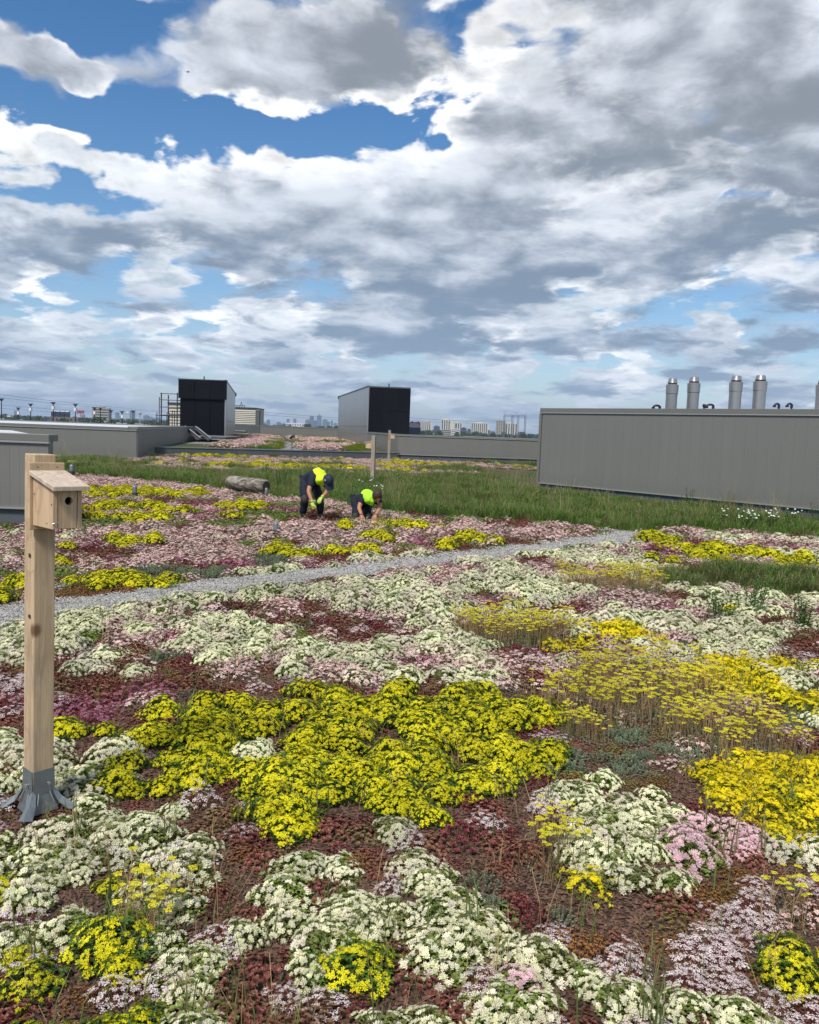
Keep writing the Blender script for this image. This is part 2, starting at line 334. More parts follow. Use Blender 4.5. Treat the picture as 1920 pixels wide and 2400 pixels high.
PATCHES = [('P', -7.28, 22.09, 1.75, 1.49), ('P', -5.96, 21.09, 1.35, 1.19), ('P', -8.5, 22.9, 1.06, 1.08), ('P', -3.64, 13.94, 0.65, 0.65), ('P', -5.03, 14.16, 0.57, 0.55), ('P', -2.71, 12.99, 2.11, 0.9), ('P', -3.98, 11.55, 1.8, 0.83), ('P', -1.76, 13.0, 1.85, 0.78), ('P', -2.61, 10.44, 1.54, 0.73), ('P', 0.31, 14.6, 0.99, 0.97), ('P', 1.74, 13.78, 1.54, 1.25), ('P', -0.41, 13.42, 1.5, 1.05), ('P', -4.97, 11.04, 0.6, 0.96), ('Y', -6.93, 18.39, 0.46, 1.05), ('Y', -6.55, 19.26, 0.59, 1.01), ('Y', -6.12, 19.2, 0.59, 0.75), ('Y', -5.32, 19.19, 0.6, 0.61), ('Y', -5.72, 15.42, 0.38, 0.74), ('Y', -5.39, 14.03, 0.21, 0.55), ('Y', -5.03, 15.78, 0.32, 0.59), ('Y', -3.81, 16.57, 0.52, 0.54), ('Y', -3.07, 16.3, 0.52, 0.52), ('Y', -3.31, 14.41, 0.45, 0.62), ('Y', -5.0, 13.28, 0.39, 0.55), ('Y', -4.56, 13.83, 0.35, 0.52), ('Y', -4.44, 15.16, 0.31, 0.39), ('M', -4.29, 16.76, 0.52, 0.65), ('M', -5.98, 15.14, 0.13, 0.96), ('M', -3.26, 15.61, 0.49, 0.4), ('M', -3.61, 14.68, 0.3, 0.5), ('M', -2.77, 16.06, 0.34, 0.34), ('L', -4.85, 13.07, 0.45, 0.53), ('L', -3.06, 13.94, 0.36, 0.52), ('L', -3.86, 13.67, 0.28, 0.38), ('L', -2.36, 17.37, 0.57, 0.79), ('L', -2.58, 15.45, 0.74, 0.55), ('Y', -3.88, 11.25, 0.34, 0.39), ('Y', -3.4, 11.04, 0.17, 0.21), ('Y', -1.59, 10.98, 0.35, 0.52), ('Y', -4.2, 10.03, 0.11, 0.71), ('Y', -0.95, 10.86, 0.14, 0.31), ('Y', -0.57, 11.16, 0.18, 0.32), ('Y', -1.24, 10.41, 0.11, 0.21), ('Y', 0.01, 14.3, 0.4, 0.46), ('Y', -0.45, 12.58, 0.34, 0.36), ('Y', 0.64, 11.91, 0.23, 0.37), ('Y', 0.96, 12.93, 0.22, 0.43), ('Y', 1.25, 12.7, 0.14, 0.21), ('Y', -0.93, 13.86, 0.45, 0.31), ('R', -4.03, 10.26, 0.41, 0.52), ('R', -3.27, 10.99, 0.28, 0.29), ('R', -1.02, 10.46, 0.28, 0.5), ('R', -1.57, 11.63, 0.25, 0.22), ('R', -0.43, 10.61, 0.34, 0.29), ('R', 1.84, 12.87, 0.44, 0.43), ('R', 1.01, 11.79, 0.4, 0.36), ('R', -0.72, 11.68, 0.19, 0.27), ('M', -2.33, 9.7, 0.3, 0.38), ('M', -1.9, 9.64, 0.25, 0.25), ('M', -3.54, 9.14, 0.27, 0.23), ('M', -3.3, 9.02, 0.27, 0.23), ('B', -2.49, 9.0, 0.51, 0.44), ('B', -3.02, 9.32, 0.28, 0.3), ('B', -1.65, 9.96, 0.26, 0.46), ('B', -1.92, 10.24, 0.27, 0.28), ('Y', -3.95, 8.1, 0.24, 0.38), ('Y', -3.73, 7.49, 0.11, 0.29), ('Y', -3.39, 8.54, 0.21, 0.31), ('Y', -3.08, 8.18, 0.16, 0.28), ('Y', -2.95, 8.55, 0.17, 0.25), ('Y', -2.66, 8.36, 0.13, 0.22), ('Y', -2.72, 7.89, 0.1, 0.17), ('Y', -2.53, 8.51, 0.08, 0.12), ('O', -3.73, 7.82, 0.27, 0.31), ('O', -3.25, 7.85, 0.24, 0.4), ('O', -2.84, 8.0, 0.24, 0.22), ('O', 0.02, 11.11, 0.36, 0.4), ('O', 1.39, 11.89, 0.4, 0.37), ('S', -3.53, 7.01, 0.28, 0.33), ('S', -3.09, 7.27, 0.22, 0.27), ('S', -2.51, 7.63, 0.51, 0.24), ('S', -1.95, 8.17, 0.47, 0.27), ('S', -1.41, 8.77, 0.51, 0.26), ('S', -0.77, 9.44, 0.51, 0.23), ('S', 0.02, 10.29, 0.68, 0.24), ('S', 0.77, 10.98, 0.74, 0.24), ('S', 1.86, 12.1, 0.62, 0.24), ('S', 2.62, 13.09, 0.3, 0.17), ('W', -1.65, 9.16, 0.15, 0.36), ('W', -1.38, 9.51, 0.17, 0.36), ('W', -1.53, 8.93, 0.12, 0.21), ('W', -0.31, 10.42, 0.42, 0.35), ('W', 0.31, 10.98, 0.36, 0.39), ('W', 0.59, 11.42, 0.25, 0.42), ('W', 2.22, 12.78, 0.16, 0.43), ('W', 3.4, 12.42, 1.19, 0.62), ('W', 2.65, 11.37, 1.06, 0.6), ('P', 4.21, 11.75, 1.43, 0.95), ('P', 4.86, 10.95, 0.8, 0.68), ('P', 4.13, 13.1, 0.47, 0.47), ('P', 6.49, 13.75, 0.69, 0.4), ('Y', 4.18, 13.48, 0.49, 0.43), ('Y', 4.46, 12.46, 0.3, 0.43), ('Y', 4.88, 12.53, 0.46, 0.44), ('Y', 3.61, 11.21, 0.33, 0.34), ('Y', 5.32, 12.02, 0.59, 0.41), ('Y', 5.51, 11.36, 0.42, 0.46), ('Y', 4.21, 11.75, 0.42, 0.24), ('M', 4.8, 13.44, 0.41, 0.37), ('M', 6.3, 13.33, 0.67, 0.51), ('M', 3.82, 12.08, 0.43, 0.35), ('R', 5.1, 13.11, 0.48, 0.3), ('R', 3.06, 10.72, 0.31, 0.23), ('R', 3.7, 10.94, 0.52, 0.2), ('G2', 3.46, 9.91, 0.52, 0.61), ('G2', 3.19, 10.03, 0.23, 0.34), ('G2', 4.61, 10.03, 0.66, 0.94), ('G2', 3.96, 10.1, 0.3, 0.5), ('G2', 4.52, 10.71, 0.38, 0.4), ('P', 3.72, 9.34, 0.27, 0.43), ('P', 2.42, 8.37, 0.53, 0.58), ('P', 0.23, 9.75, 0.64, 0.37), ('P', 0.85, 8.2, 0.27, 0.36), ('P', 2.11, 10.17, 0.58, 0.34), ('P', 2.3, 6.91, 0.31, 0.23), ('P', 3.86, 8.64, 0.3, 0.27), ('P', -1.28, 7.32, 0.31, 0.18), ('P', -0.85, 6.43, 0.27, 0.17), ('T', 2.32, 9.28, 0.58, 0.52), ('T', 2.09, 9.56, 0.27, 0.3), ('T', 2.69, 9.19, 0.21, 0.29), ('T', 0.92, 6.92, 0.5, 0.42), ('T', 0.64, 7.12, 0.23, 0.24), ('G', 1.85, 7.15, 0.26, 0.19), ('G', 1.38, 6.66, 0.16, 0.15), ('G', 3.33, 8.22, 0.07, 0.12), ('G', 2.09, 6.8, 0.06, 0.06), ('M', 1.81, 6.41, 0.22, 0.11), ('M', 4.05, 8.29, 0.29, 0.2), ('M', -1.43, 7.48, 0.1, 0.13), ('M', -1.79, 5.94, 0.09, 0.07), ('M', 0.71, 10.02, 0.17, 0.16), ('R', 3.34, 6.77, 0.23, 0.68), ('R', 3.57, 7.59, 0.18, 0.29), ('R', -1.54, 7.46, 0.19, 0.19), ('R', -1.15, 6.99, 0.15, 0.2), ('R', -0.38, 7.12, 0.15, 0.17), ('P', -1.93, 5.88, 0.21, 0.27), ('P', -2.29, 6.64, 0.31, 0.22), ('P', -1.83, 7.04, 0.29, 0.24), ('P', -1.05, 5.66, 0.27, 0.22), ('P', -0.43, 5.53, 0.33, 0.16), ('P', 0.17, 6.05, 0.3, 0.22), ('P', 0.47, 5.8, 0.32, 0.11), ('P', 0.97, 6.05, 0.4, 0.2), ('P', -1.32, 5.31, 0.19, 0.16), ('P', -1.83, 6.28, 0.23, 0.22), ('P', 0.01, 5.29, 0.4, 0.09), ('P', -1.92, 5.33, 0.19, 0.14), ('R', -2.56, 5.25, 0.19, 0.31), ('R', -2.06, 4.99, 0.28, 0.4), ('R', -1.95, 5.48, 0.17, 0.24), ('R', -1.52, 5.54, 0.23, 0.32), ('R', -1.25, 5.04, 0.26, 0.16), ('R', -2.98, 5.97, 0.09, 0.27), ('R', -0.9, 5.17, 0.27, 0.09), ('R', -1.51, 5.01, 0.16, 0.12), ('B', -1.72, 5.79, 0.18, 0.16), ('B', -2.36, 5.94, 0.15, 0.15), ('B', -1.36, 5.03, 0.11, 0.12), ('L', -0.84, 6.57, 0.14, 0.2), ('L', -2.46, 6.18, 0.13, 0.14), ('M', -1.63, 4.89, 0.2, 0.22), ('M', -1.86, 4.68, 0.15, 0.13), ('M', -2.21, 4.68, 0.07, 0.1), ('M', -1.59, 5.0, 0.1, 0.14), ('M', -1.76, 4.54, 0.12, 0.07), ('W', -2.89, 5.86, 0.15, 0.51), ('W', -2.11, 5.51, 0.17, 0.15), ('W', -1.7, 5.36, 0.17, 0.18), ('W', -1.9, 5.05, 0.08, 0.07), ('S', -2.05, 4.34, 0.16, 0.11), ('S', -1.32, 4.7, 0.15, 0.08), ('Y', -1.7, 4.32, 0.17, 0.18), ('Y', -1.52, 4.11, 0.17, 0.18), ('Y', -1.36, 4.21, 0.18, 0.15), ('Y', -1.21, 4.57, 0.26, 0.19), ('Y', -0.82, 4.76, 0.35, 0.22), ('Y', -0.44, 4.97, 0.37, 0.22), ('Y', -0.04, 5.01, 0.3, 0.22), ('Y', 0.15, 5.21, 0.17, 0.18), ('Y', -0.95, 4.19, 0.27, 0.18), ('Y', -0.56, 4.36, 0.35, 0.24), ('Y', -0.2, 4.46, 0.29, 0.24), ('Y', 0.14, 4.64, 0.25, 0.22), ('Y', 0.49, 5.25, 0.17, 0.24), ('Y', 0.67, 4.93, 0.24, 0.21), ('Y', 0.3, 4.89, 0.24, 0.16), ('Y', -1.2, 3.78, 0.15, 0.19), ('Y', -0.92, 3.91, 0.19, 0.16), ('Y', -0.9, 3.57, 0.13, 0.2), ('Y', -0.62, 3.83, 0.18, 0.14), ('Y', -0.57, 3.57, 0.13, 0.14), ('Y', -0.44, 3.35, 0.13, 0.12), ('Y', -0.25, 3.97, 0.32, 0.33), ('Y', -0.07, 3.69, 0.24, 0.22), ('Y', 0.13, 4.18, 0.32, 0.3), ('Y', 0.25, 3.76, 0.27, 0.22), ('Y', 0.58, 4.11, 0.27, 0.27), ('Y', 0.68, 3.95, 0.13, 0.19), ('Y', -0.33, 3.53, 0.1, 0.17), ('Y', 0.46, 4.53, 0.3, 0.21), ('Y', 0.81, 4.64, 0.15, 0.19), ('R', 0.33, 4.97, 0.16, 0.08), ('R', 0.09, 4.86, 0.08, 0.06), ('R', 0.72, 4.49, 0.12, 0.11), ('R', -2.05, 4.24, 0.07, 0.07), ('R', -1.73, 4.11, 0.06, 0.13), ('R', -1.06, 3.51, 0.04, 0.13), ('R', -0.69, 3.41, 0.07, 0.1), ('R', -0.73, 3.77, 0.05, 0.08), ('S', -0.74, 3.63, 0.06, 0.19), ('S', -1.29, 3.93, 0.06, 0.11), ('S', -0.95, 3.29, 0.11, 0.06), ('S', -0.41, 3.8, 0.04, 0.2), ('S', -1.22, 3.5, 0.07, 0.06), ('T', 1.26, 5.44, 0.18, 0.41), ('T', 1.61, 5.68, 0.32, 0.4), ('T', 1.88, 5.57, 0.34, 0.44), ('T', 1.49, 5.02, 0.28, 0.25), ('T', 1.97, 5.25, 0.24, 0.29), ('T', 1.95, 4.69, 0.29, 0.32), ('T', 2.02, 4.49, 0.2, 0.3), ('T', 1.06, 4.89, 0.16, 0.3), ('T', 1.11, 4.53, 0.2, 0.17), ('T', 1.69, 4.52, 0.15, 0.22), ('B', 1.34, 4.56, 0.18, 0.29), ('B', 1.41, 4.24, 0.14, 0.22), ('B', 2.38, 4.73, 0.16, 0.29), ('B', 0.89, 4.02, 0.16, 0.15), ('B', 1.1, 4.1, 0.14, 0.18), ('B', 1.58, 4.32, 0.07, 0.2), ('G', 2.45, 6.13, 0.24, 0.24), ('G', 2.82, 6.24, 0.32, 0.2), ('G', 2.46, 5.69, 0.36, 0.3), ('G', 2.6, 5.32, 0.24, 0.31), ('G', 2.19, 5.46, 0.15, 0.21), ('G', 2.77, 5.83, 0.2, 0.2), ('W', 2.76, 5.88, 0.24, 0.23), ('W', 2.85, 5.74, 0.13, 0.19), ('P', 2.23, 5.19, 0.24, 0.25), ('P', 2.39, 5.04, 0.17, 0.15), ('P', 2.36, 4.59, 0.1, 0.16), ('P', 1.3, 4.18, 0.09, 0.1), ('G', 1.59, 4.1, 0.11, 0.12), ('G', 1.68, 3.99, 0.2, 0.2), ('G', 2.03, 4.24, 0.22, 0.17), ('G', 2.04, 4.02, 0.21, 0.37), ('G', 1.71, 3.75, 0.23, 0.24), ('G', 1.89, 3.63, 0.16, 0.2), ('G', 1.58, 3.83, 0.13, 0.13), ('O', 2.81, 5.53, 0.09, 0.23), ('O', 2.46, 4.97, 0.14, 0.13), ('W', -1.97, 3.97, 0.12, 0.36), ('W', -1.74, 3.68, 0.15, 0.19), ('W', -1.69, 3.97, 0.12, 0.26), ('W', -1.53, 3.75, 0.14, 0.14), ('W', -1.37, 3.64, 0.12, 0.12), ('W', -1.18, 3.42, 0.15, 0.13), ('W', -1.27, 3.37, 0.14, 0.11), ('W', -1.41, 3.15, 0.18, 0.14), ('W', -1.44, 3.02, 0.11, 0.14), ('W', -1.24, 3.07, 0.15, 0.16), ('W', -1.11, 2.95, 0.09, 0.13), ('W', -1.3, 2.91, 0.09, 0.13), ('W', -1.05, 3.19, 0.12, 0.19), ('W', -1.02, 3.01, 0.1, 0.12), ('W', -1.03, 3.31, 0.07, 0.08), ('S', -1.53, 3.39, 0.11, 0.07), ('S', -1.28, 3.49, 0.07, 0.05), ('S', -1.4, 2.84, 0.03, 0.03), ('S', -1.19, 2.84, 0.09, 0.05), ('S', -0.85, 3.1, 0.05, 0.21), ('S', -1.63, 3.26, 0.05, 0.06), ('R', -1.64, 3.34, 0.05, 0.07), ('R', -0.84, 3.0, 0.05, 0.2), ('R', -1.3, 2.73, 0.06, 0.06), ('R', -1.04, 2.81, 0.08, 0.06), ('R', -0.51, 3.23, 0.1, 0.1), ('R', -0.63, 2.95, 0.1, 0.18), ('R', -0.66, 2.69, 0.09, 0.04), ('R', -0.19, 3.15, 0.09, 0.07), ('Y', -0.98, 2.94, 0.06, 0.09), ('W', -1.14, 2.7, 0.12, 0.12), ('W', -0.89, 2.72, 0.12, 0.09), ('W', -0.76, 2.59, 0.11, 0.11), ('W', -0.71, 3.03, 0.11, 0.15), ('W', -0.69, 2.8, 0.11, 0.11), ('W', -0.62, 3.07, 0.05, 0.1), ('W', -1.19, 2.62, 0.06, 0.05), ('Y', -1.4, 2.81, 0.06, 0.12), ('Y', -1.31, 2.64, 0.05, 0.09), ('Y', -1.15, 2.44, 0.08, 0.1), ('L', -0.98, 2.53, 0.08, 0.07), ('L', -1.07, 2.62, 0.06, 0.05), ('L', -0.64, 2.72, 0.04, 0.05), ('Y', -0.89, 2.41, 0.1, 0.11), ('Y', -1.02, 2.22, 0.07, 0.06), ('Y', -1.0, 2.1, 0.09, 0.05), ('Y', -0.73, 2.13, 0.09, 0.06), ('PW', -1.02, 2.37, 0.05, 0.09), ('PW', -0.77, 2.27, 0.07, 0.05), ('PW', -0.85, 2.25, 0.04, 0.05), ('PW', -0.58, 2.5, 0.08, 0.08), ('PW', -0.53, 2.63, 0.07, 0.12), ('PW', -0.87, 2.85, 0.06, 0.05), ('PW', -1.23, 2.59, 0.03, 0.04), ('PW', -0.94, 2.48, 0.05, 0.05), ('W', -0.64, 2.39, 0.09, 0.12), ('W', -0.62, 2.24, 0.1, 0.07), ('W', -0.52, 2.14, 0.08, 0.06), ('W', -0.67, 2.33, 0.05, 0.06), ('R', -0.4, 2.29, 0.08, 0.12), ('R', -0.37, 2.41, 0.05, 0.05), ('R', -0.31, 2.2, 0.06, 0.05), ('PW', -0.24, 2.35, 0.1, 0.12), ('PW', -0.3, 2.48, 0.05, 0.07), ('PW', -0.28, 2.24, 0.07, 0.06), ('Y', -0.05, 2.36, 0.1, 0.1), ('Y', -0.43, 3.26, 0.11, 0.16), ('Y', -0.5, 3.35, 0.07, 0.09), ('W', -0.32, 2.98, 0.11, 0.14), ('W', -0.36, 2.8, 0.12, 0.14), ('W', -0.27, 2.64, 0.09, 0.1), ('W', -0.22, 2.48, 0.12, 0.11), ('W', -0.09, 2.83, 0.11, 0.1), ('W', -0.14, 2.65, 0.13, 0.09), ('W', -0.04, 2.61, 0.09, 0.12), ('W', -0.0, 3.16, 0.11, 0.18), ('W', 0.12, 3.21, 0.07, 0.18), ('W', -0.02, 2.14, 0.16, 0.06), ('W', -0.15, 2.12, 0.07, 0.03), ('W', 0.1, 2.16, 0.07, 0.05), ('R', -0.05, 2.96, 0.08, 0.09), ('R', -0.08, 2.4, 0.05, 0.03), ('R', -0.27, 3.25, 0.07, 0.09), ('R', 0.04, 2.52, 0.06, 0.05), ('R', 0.39, 3.28, 0.24, 0.21), ('R', 0.25, 3.05, 0.1, 0.1), ('R', 0.41, 3.03, 0.08, 0.12), ('R', 0.08, 2.72, 0.06, 0.06), ('S', 0.3, 3.02, 0.08, 0.08), ('S', -0.25, 2.78, 0.03, 0.07), ('S', -0.54, 2.81, 0.05, 0.11), ('S', 0.08, 2.48, 0.04, 0.02), ('S', -0.15, 3.38, 0.11, 0.06), ('S', 0.12, 3.44, 0.11, 0.06), ('S', 0.55, 3.43, 0.09, 0.12), ('B', 0.31, 3.19, 0.08, 0.06), ('B', 0.41, 2.91, 0.07, 0.05), ('W', 0.18, 2.92, 0.11, 0.12), ('W', 0.13, 2.8, 0.09, 0.07), ('W', 0.32, 2.79, 0.13, 0.13), ('W', 0.09, 2.62, 0.09, 0.11), ('W', 0.2, 2.7, 0.07, 0.06), ('W', 0.32, 2.54, 0.14, 0.12), ('W', 0.4, 2.61, 0.09, 0.07), ('T', 0.64, 3.08, 0.06, 0.2), ('T', 0.79, 3.33, 0.11, 0.2), ('T', 0.64, 3.29, 0.04, 0.11), ('Y', 0.78, 2.95, 0.09, 0.14), ('B', 0.61, 2.75, 0.12, 0.09), ('B', 0.8, 2.61, 0.05, 0.09), ('B', 0.53, 2.62, 0.06, 0.06), ('B', 0.78, 2.79, 0.05, 0.05), ('W', 0.92, 3.68, 0.37, 0.27), ('W', 0.97, 3.13, 0.23, 0.21), ('W', 1.0, 3.39, 0.23, 0.21), ('W', 1.29, 3.58, 0.2, 0.19), ('W', 1.67, 3.37, 0.17, 0.17), ('W', 1.04, 3.04, 0.1, 0.1), ('W', 0.78, 3.67, 0.16, 0.19), ('W', 1.22, 3.26, 0.07, 0.23), ('PS', 1.36, 3.3, 0.21, 0.24), ('PS', 1.22, 3.15, 0.11, 0.15), ('W', -0.54, 2.7, 0.07, 0.08), ('W', 0.11, 2.86, 0.09, 0.09), ('W', -0.99, 2.62, 0.08, 0.08), ('W', -0.39, 2.52, 0.08, 0.07), ('S', 0.9, 2.77, 0.2, 0.12), ('S', 0.69, 2.65, 0.12, 0.07), ('S', 1.18, 2.87, 0.1, 0.06), ('S', 1.02, 2.67, 0.09, 0.08), ('O', 1.4, 2.94, 0.22, 0.18), ('O', 1.3, 2.46, 0.08, 0.14), ('O', 1.1, 2.73, 0.11, 0.08), ('O', 1.38, 2.7, 0.11, 0.14), ('O', 1.2, 2.76, 0.09, 0.09), ('B', 1.52, 2.92, 0.07, 0.11), ('B', 1.07, 2.54, 0.09, 0.1), ('B', 0.85, 2.24, 0.06, 0.06), ('B', 1.17, 2.93, 0.07, 0.05), ('PW', 0.26, 2.38, 0.09, 0.1), ('PW', 0.2, 2.3, 0.06, 0.06), ('PS', 0.42, 2.41, 0.11, 0.08), ('L', 0.13, 2.41, 0.09, 0.1), ('L', 0.48, 2.26, 0.05, 0.06), ('W', 0.29, 2.21, 0.14, 0.1), ('W', 0.41, 2.29, 0.08, 0.1), ('W', 0.62, 2.34, 0.13, 0.11), ('W', 0.66, 2.25, 0.08, 0.08), ('W', 0.56, 2.4, 0.07, 0.06), ('PW', 0.71, 2.54, 0.09, 0.16), ('PW', 0.82, 2.43, 0.08, 0.1), ('PW', 0.76, 2.47, 0.07, 0.07), ('PW', 0.82, 2.32, 0.08, 0.06), ('PW', 0.52, 2.16, 0.06, 0.04), ('W', 0.76, 2.19, 0.11, 0.07), ('W', 1.08, 2.25, 0.17, 0.11), ('PW', 1.24, 2.62, 0.13, 0.16), ('PW', 1.09, 2.42, 0.14, 0.12), ('PW', 1.26, 2.32, 0.07, 0.13), ('PW', 1.38, 2.8, 0.06, 0.07), ('Y', 0.1, 2.28, 0.04, 0.08), ('Y', 1.36, 2.48, 0.05, 0.11), ('Y', 0.85, 2.51, 0.04, 0.07), ('T', 0.88, 2.51, 0.03, 0.12), ('T', 1.01, 2.56, 0.03, 0.1), ('T', 1.44, 2.75, 0.05, 0.15), ('T', -0.48, 2.4, 0.03, 0.11), ('T', -0.89, 2.6, 0.06, 0.08)]
CITY = [(-3627.1, -3603.8, 7500.0, 62.8, 'far'), (-2707.3, -2680.1, 7500.0, 77.5, 'far'), (-2644.3, -2617.5, 7400.0, 47.2, 'far'), (-2287.7, -2247.8, 7000.0, 57.1, 'far'), (-2240.5, -2211.5, 7000.0, 44.2, 'far'), (-2243.1, -2188.0, 7100.0, 38.9, 'far'), (-2736.2, -2711.5, 6800.0, 43.7, 'far'), (-1256.7, -1236.2, 3600.0, 46.0, 'stripe_white'), (-1270.5, -1249.5, 3700.0, 53.4, 'glass_blue'), (-1237.2, -1210.3, 6500.0, 106.4, 'far'), (-1287.5, -1251.2, 7000.0, 36.2, 'far'), (-1276.3, -1250.2, 7200.0, 60.6, 'far'), (-994.4, -974.2, 6500.0, 68.5, 'far'), (-940.7, -920.5, 6500.0, 73.8, 'far'), (-911.4, -875.3, 7000.0, 71.6, 'far'), (-851.0, -819.4, 6800.0, 100.5, 'far'), (-782.3, -755.5, 6500.0, 63.0, 'far'), (-803.0, -767.4, 6900.0, 109.8, 'far_spire'), (-711.9, -675.0, 6500.0, 72.5, 'far'), (-691.7, -664.4, 6600.0, 57.4, 'far'), (-664.4, -650.6, 6700.0, 69.5, 'far'), (-857.9, -813.0, 6200.0, 34.7, 'far'), (-623.9, -597.0, 6500.0, 48.8, 'far'), (-1057.9, -1024.8, 6400.0, 38.7, 'far'), (-1018.0, -991.5, 6400.0, 30.1, 'far'), (-572.2, -527.8, 1300.0, 19.0, 'brown_low'), (-583.4, -553.9, 1500.0, 33.1, 'banded_beige'), (-842.5, -830.2, 1700.0, 13.7, 'white_low'), (-563.7, -543.8, 1200.0, 5.2, 'brown_low'), (-679.7, -662.1, 1700.0, 10.2, 'white_low'), (-489.2, -411.4, 3200.0, 26.3, 'white_low'), (25.0, 69.7, 3200.0, 50.4, 'tower_pale'), (66.6, 85.4, 2600.0, 30.2, 'dark_slab'), (103.8, 136.3, 3000.0, 57.0, 'tower_stepped'), (131.0, 179.2, 3010.0, 47.6, 'tower_pale'), (141.0, 157.2, 2400.0, 26.9, 'dark_slab'), (166.5, 176.8, 2500.0, 24.2, 'dark_slab'), (205.7, 262.6, 2900.0, 48.0, 'tower_pale'), (237.7, 245.8, 2600.0, 24.2, 'brown_low'), (306.0, 319.2, 3200.0, 23.9, 'far'), (60.5, 79.8, 1700.0, 18.2, 'banded_white'), (80.7, 99.4, 1720.0, 20.7, 'banded_white'), (283.5, 312.4, 2800.0, 58.1, 'tower_dark_top'), (308.1, 356.0, 2810.0, 50.8, 'tower_pale'), (344.8, 358.8, 2700.0, 22.8, 'brown_low')]
LAMP_TOPS = [(-94.76, 190.0, 5.36), (-200.93, 420.0, 5.59), (-115.84, 250.0, 5.31), (-102.45, 235.0, 5.75), (-102.27, 250.0, 5.74), (-115.74, 300.0, 5.57), (-113.65, 300.0, 5.57), (-153.67, 420.0, 5.92), (-148.02, 420.0, 5.7), (-142.48, 420.0, 6.22)]
WATER_TOWER = [(-859.86, 2600.0, 30.53)]
PLANE = [(-1327.35, 4800.0, 1949.64)]
GANTRY = [(166.05, 1500.0, 36.51), (203.99, 1500.0, 37.13), (167.83, 1500.0, -0.46)]
NAVY = [(-1.14, 160.0, 3.32), (1.42, 160.0, 3.42), (0.27, 160.0, 1.07)]
CHIMS = [(10.57, 34.0, 4.21, 0.227), (11.45, 34.0, 4.3, 0.236), (13.17, 34.0, 4.41, 0.244), (14.16, 34.0, 4.47, 0.253), (16.75, 34.0, 4.42, 0.261)]
GOOSE = [(9.52, 32.0, 3.01, 0.25, False, 'bent black vent pipe left of the leftmost flue'), (11.23, 32.0, 3.12, 0.05, True, 'short straight black vent pipe right of the second flue'), (11.58, 32.0, 3.12, 0.25, False, 'bent black vent pipe right of the second flue'), (14.11, 32.0, 3.25, 0.17, False, 'left one of the two bent black vent pipes right of the flues'), (14.6, 32.0, 3.27, 0.17, False, 'right one of the two bent black vent pipes right of the flues')]
POST = (-1.575, 3.44, math.radians(49))
LEAN = 0.6
BHOUSE = (.121, .175, .165, .207, .035)
BZ = 1.255
LOG = [(-4.62, 20.8), (-3.55, 20.1)]
WK = [(-1.80, 15.0), (-.81, 15.2)]
ANCH = [(-9.89, 23.9, 1.45, 'small grey roof anchor with eye ring just right of the near birdhouse roof', True), (-6.03, 17.9, 1.15, 'grey roof anchor with black base among yellow stonecrop, left of the log', False),
        (-2.04, 12.5, .95, 'grey roof anchor sunk in blush stonecrop in front of the bending worker', False), (4.28, 41.5, 1.3, 'tiny grey roof anchor in front of the low parapet wall', False), (-3.41, 19.4, .9, 'dark-based roof anchor by the cut end of the log', False)]

# ------------------------------------------------------------------ plant materials
M['soil'] = None
m, t = new_mat('mulch_soil')
co = t.node('ShaderNodeTexCoord').outputs['Object']
n1 = t.noise(co, 55, 6, 0.65); n2 = t.noise(co, 1.3, 4, 0.5); n3 = t.noise(co, 9, 4, 0.6)
c = t.mix(t.smooth(n1, 0.35, 0.68), (.028, .018, .013), (.13, .075, .052))
c = t.mix(t.smooth(n2, 0.42, 0.62), c, (.085, .062, .046))
c = t.mix(t.smooth(n3, 0.60, 0.75, 0, .5), c, (.09, .05, .04))
finish(t, c, .9, bump=n1, bstr=.8, bdist=.02, spec=.15)
M['soil'] = m
m, t = new_mat('meadow_soil')
co = t.node('ShaderNodeTexCoord').outputs['Object']
n1 = t.noise(co, 20, 6, 0.65); n2 = t.noise(co, .5, 4, 0.5)
c = t.mix(n1, (.028, .048, .012), (.07, .105, .028)); c = t.mix(t.smooth(n2, .45, .62), c, (.10, .075, .04))
finish(t, c, .9, bump=n1, bstr=.5, bdist=.03, spec=.15)
M['meadow'] = m
m, t = new_mat('grey_gravel')
co = t.node('ShaderNodeTexCoord').outputs['Object']
vo = t.node('ShaderNodeTexVoronoi', dict(feature='F1'), Vector=co, Scale=42.0)
vc = t.node('ShaderNodeSeparateColor', None, Color=vo.outputs['Color']).outputs[0]
dk = t.smooth(vo.outputs['Distance'], .35, .75, 1, .35)
c = t.mix(vc, (.19, .187, .18), (.47, .46, .435)); c = t.mix(1.0, c, t.xyz(dk, dk, dk), 'MULTIPLY')
finish(t, c, .85, bump=t.m('SUBTRACT', 1, vo.outputs['Distance']), bstr=.8, bdist=.02, spec=.2)
M['gravel'] = m

M['stone'] = plant_mat('gravel_stone', (.15, .148, .142), (.46, .45, .425), (.32, .315, .30), transl=0, rough=.8)
M['chip'] = plant_mat('bark_chip', (.05, .028, .020), (.20, .11, .075), (.12, .075, .055), transl=0, rough=.85)
M['cream'] = plant_mat('cream_petal', (.86, .86, .58), (.88, .86, .70), (.86, .80, .66), .25, old=(.62, .62, .36))
M['pinkstar'] = plant_mat('pink_star_petal', (.80, .52, .58), (.82, .66, .68), (.80, .60, .62), .3)
M['yellow'] = plant_mat('yellow_petal', (.82, .73, .010), (.88, .79, .014), (.78, .71, .015), .3, old=(.42, .46, .03))
M['gold'] = plant_mat('gold_petal', (.88, .74, .010), (.90, .68, .008), (.86, .74, .015), .3)
M['acid'] = plant_mat('acid_petal', (.62, .58, .03), (.82, .74, .05), (.70, .64, .04), .3)
M['blush'] = plant_mat('blush_petal', (.80, .53, .50), (.88, .75, .69), (.82, .62, .57), .25, old=(.34, .16, .13))
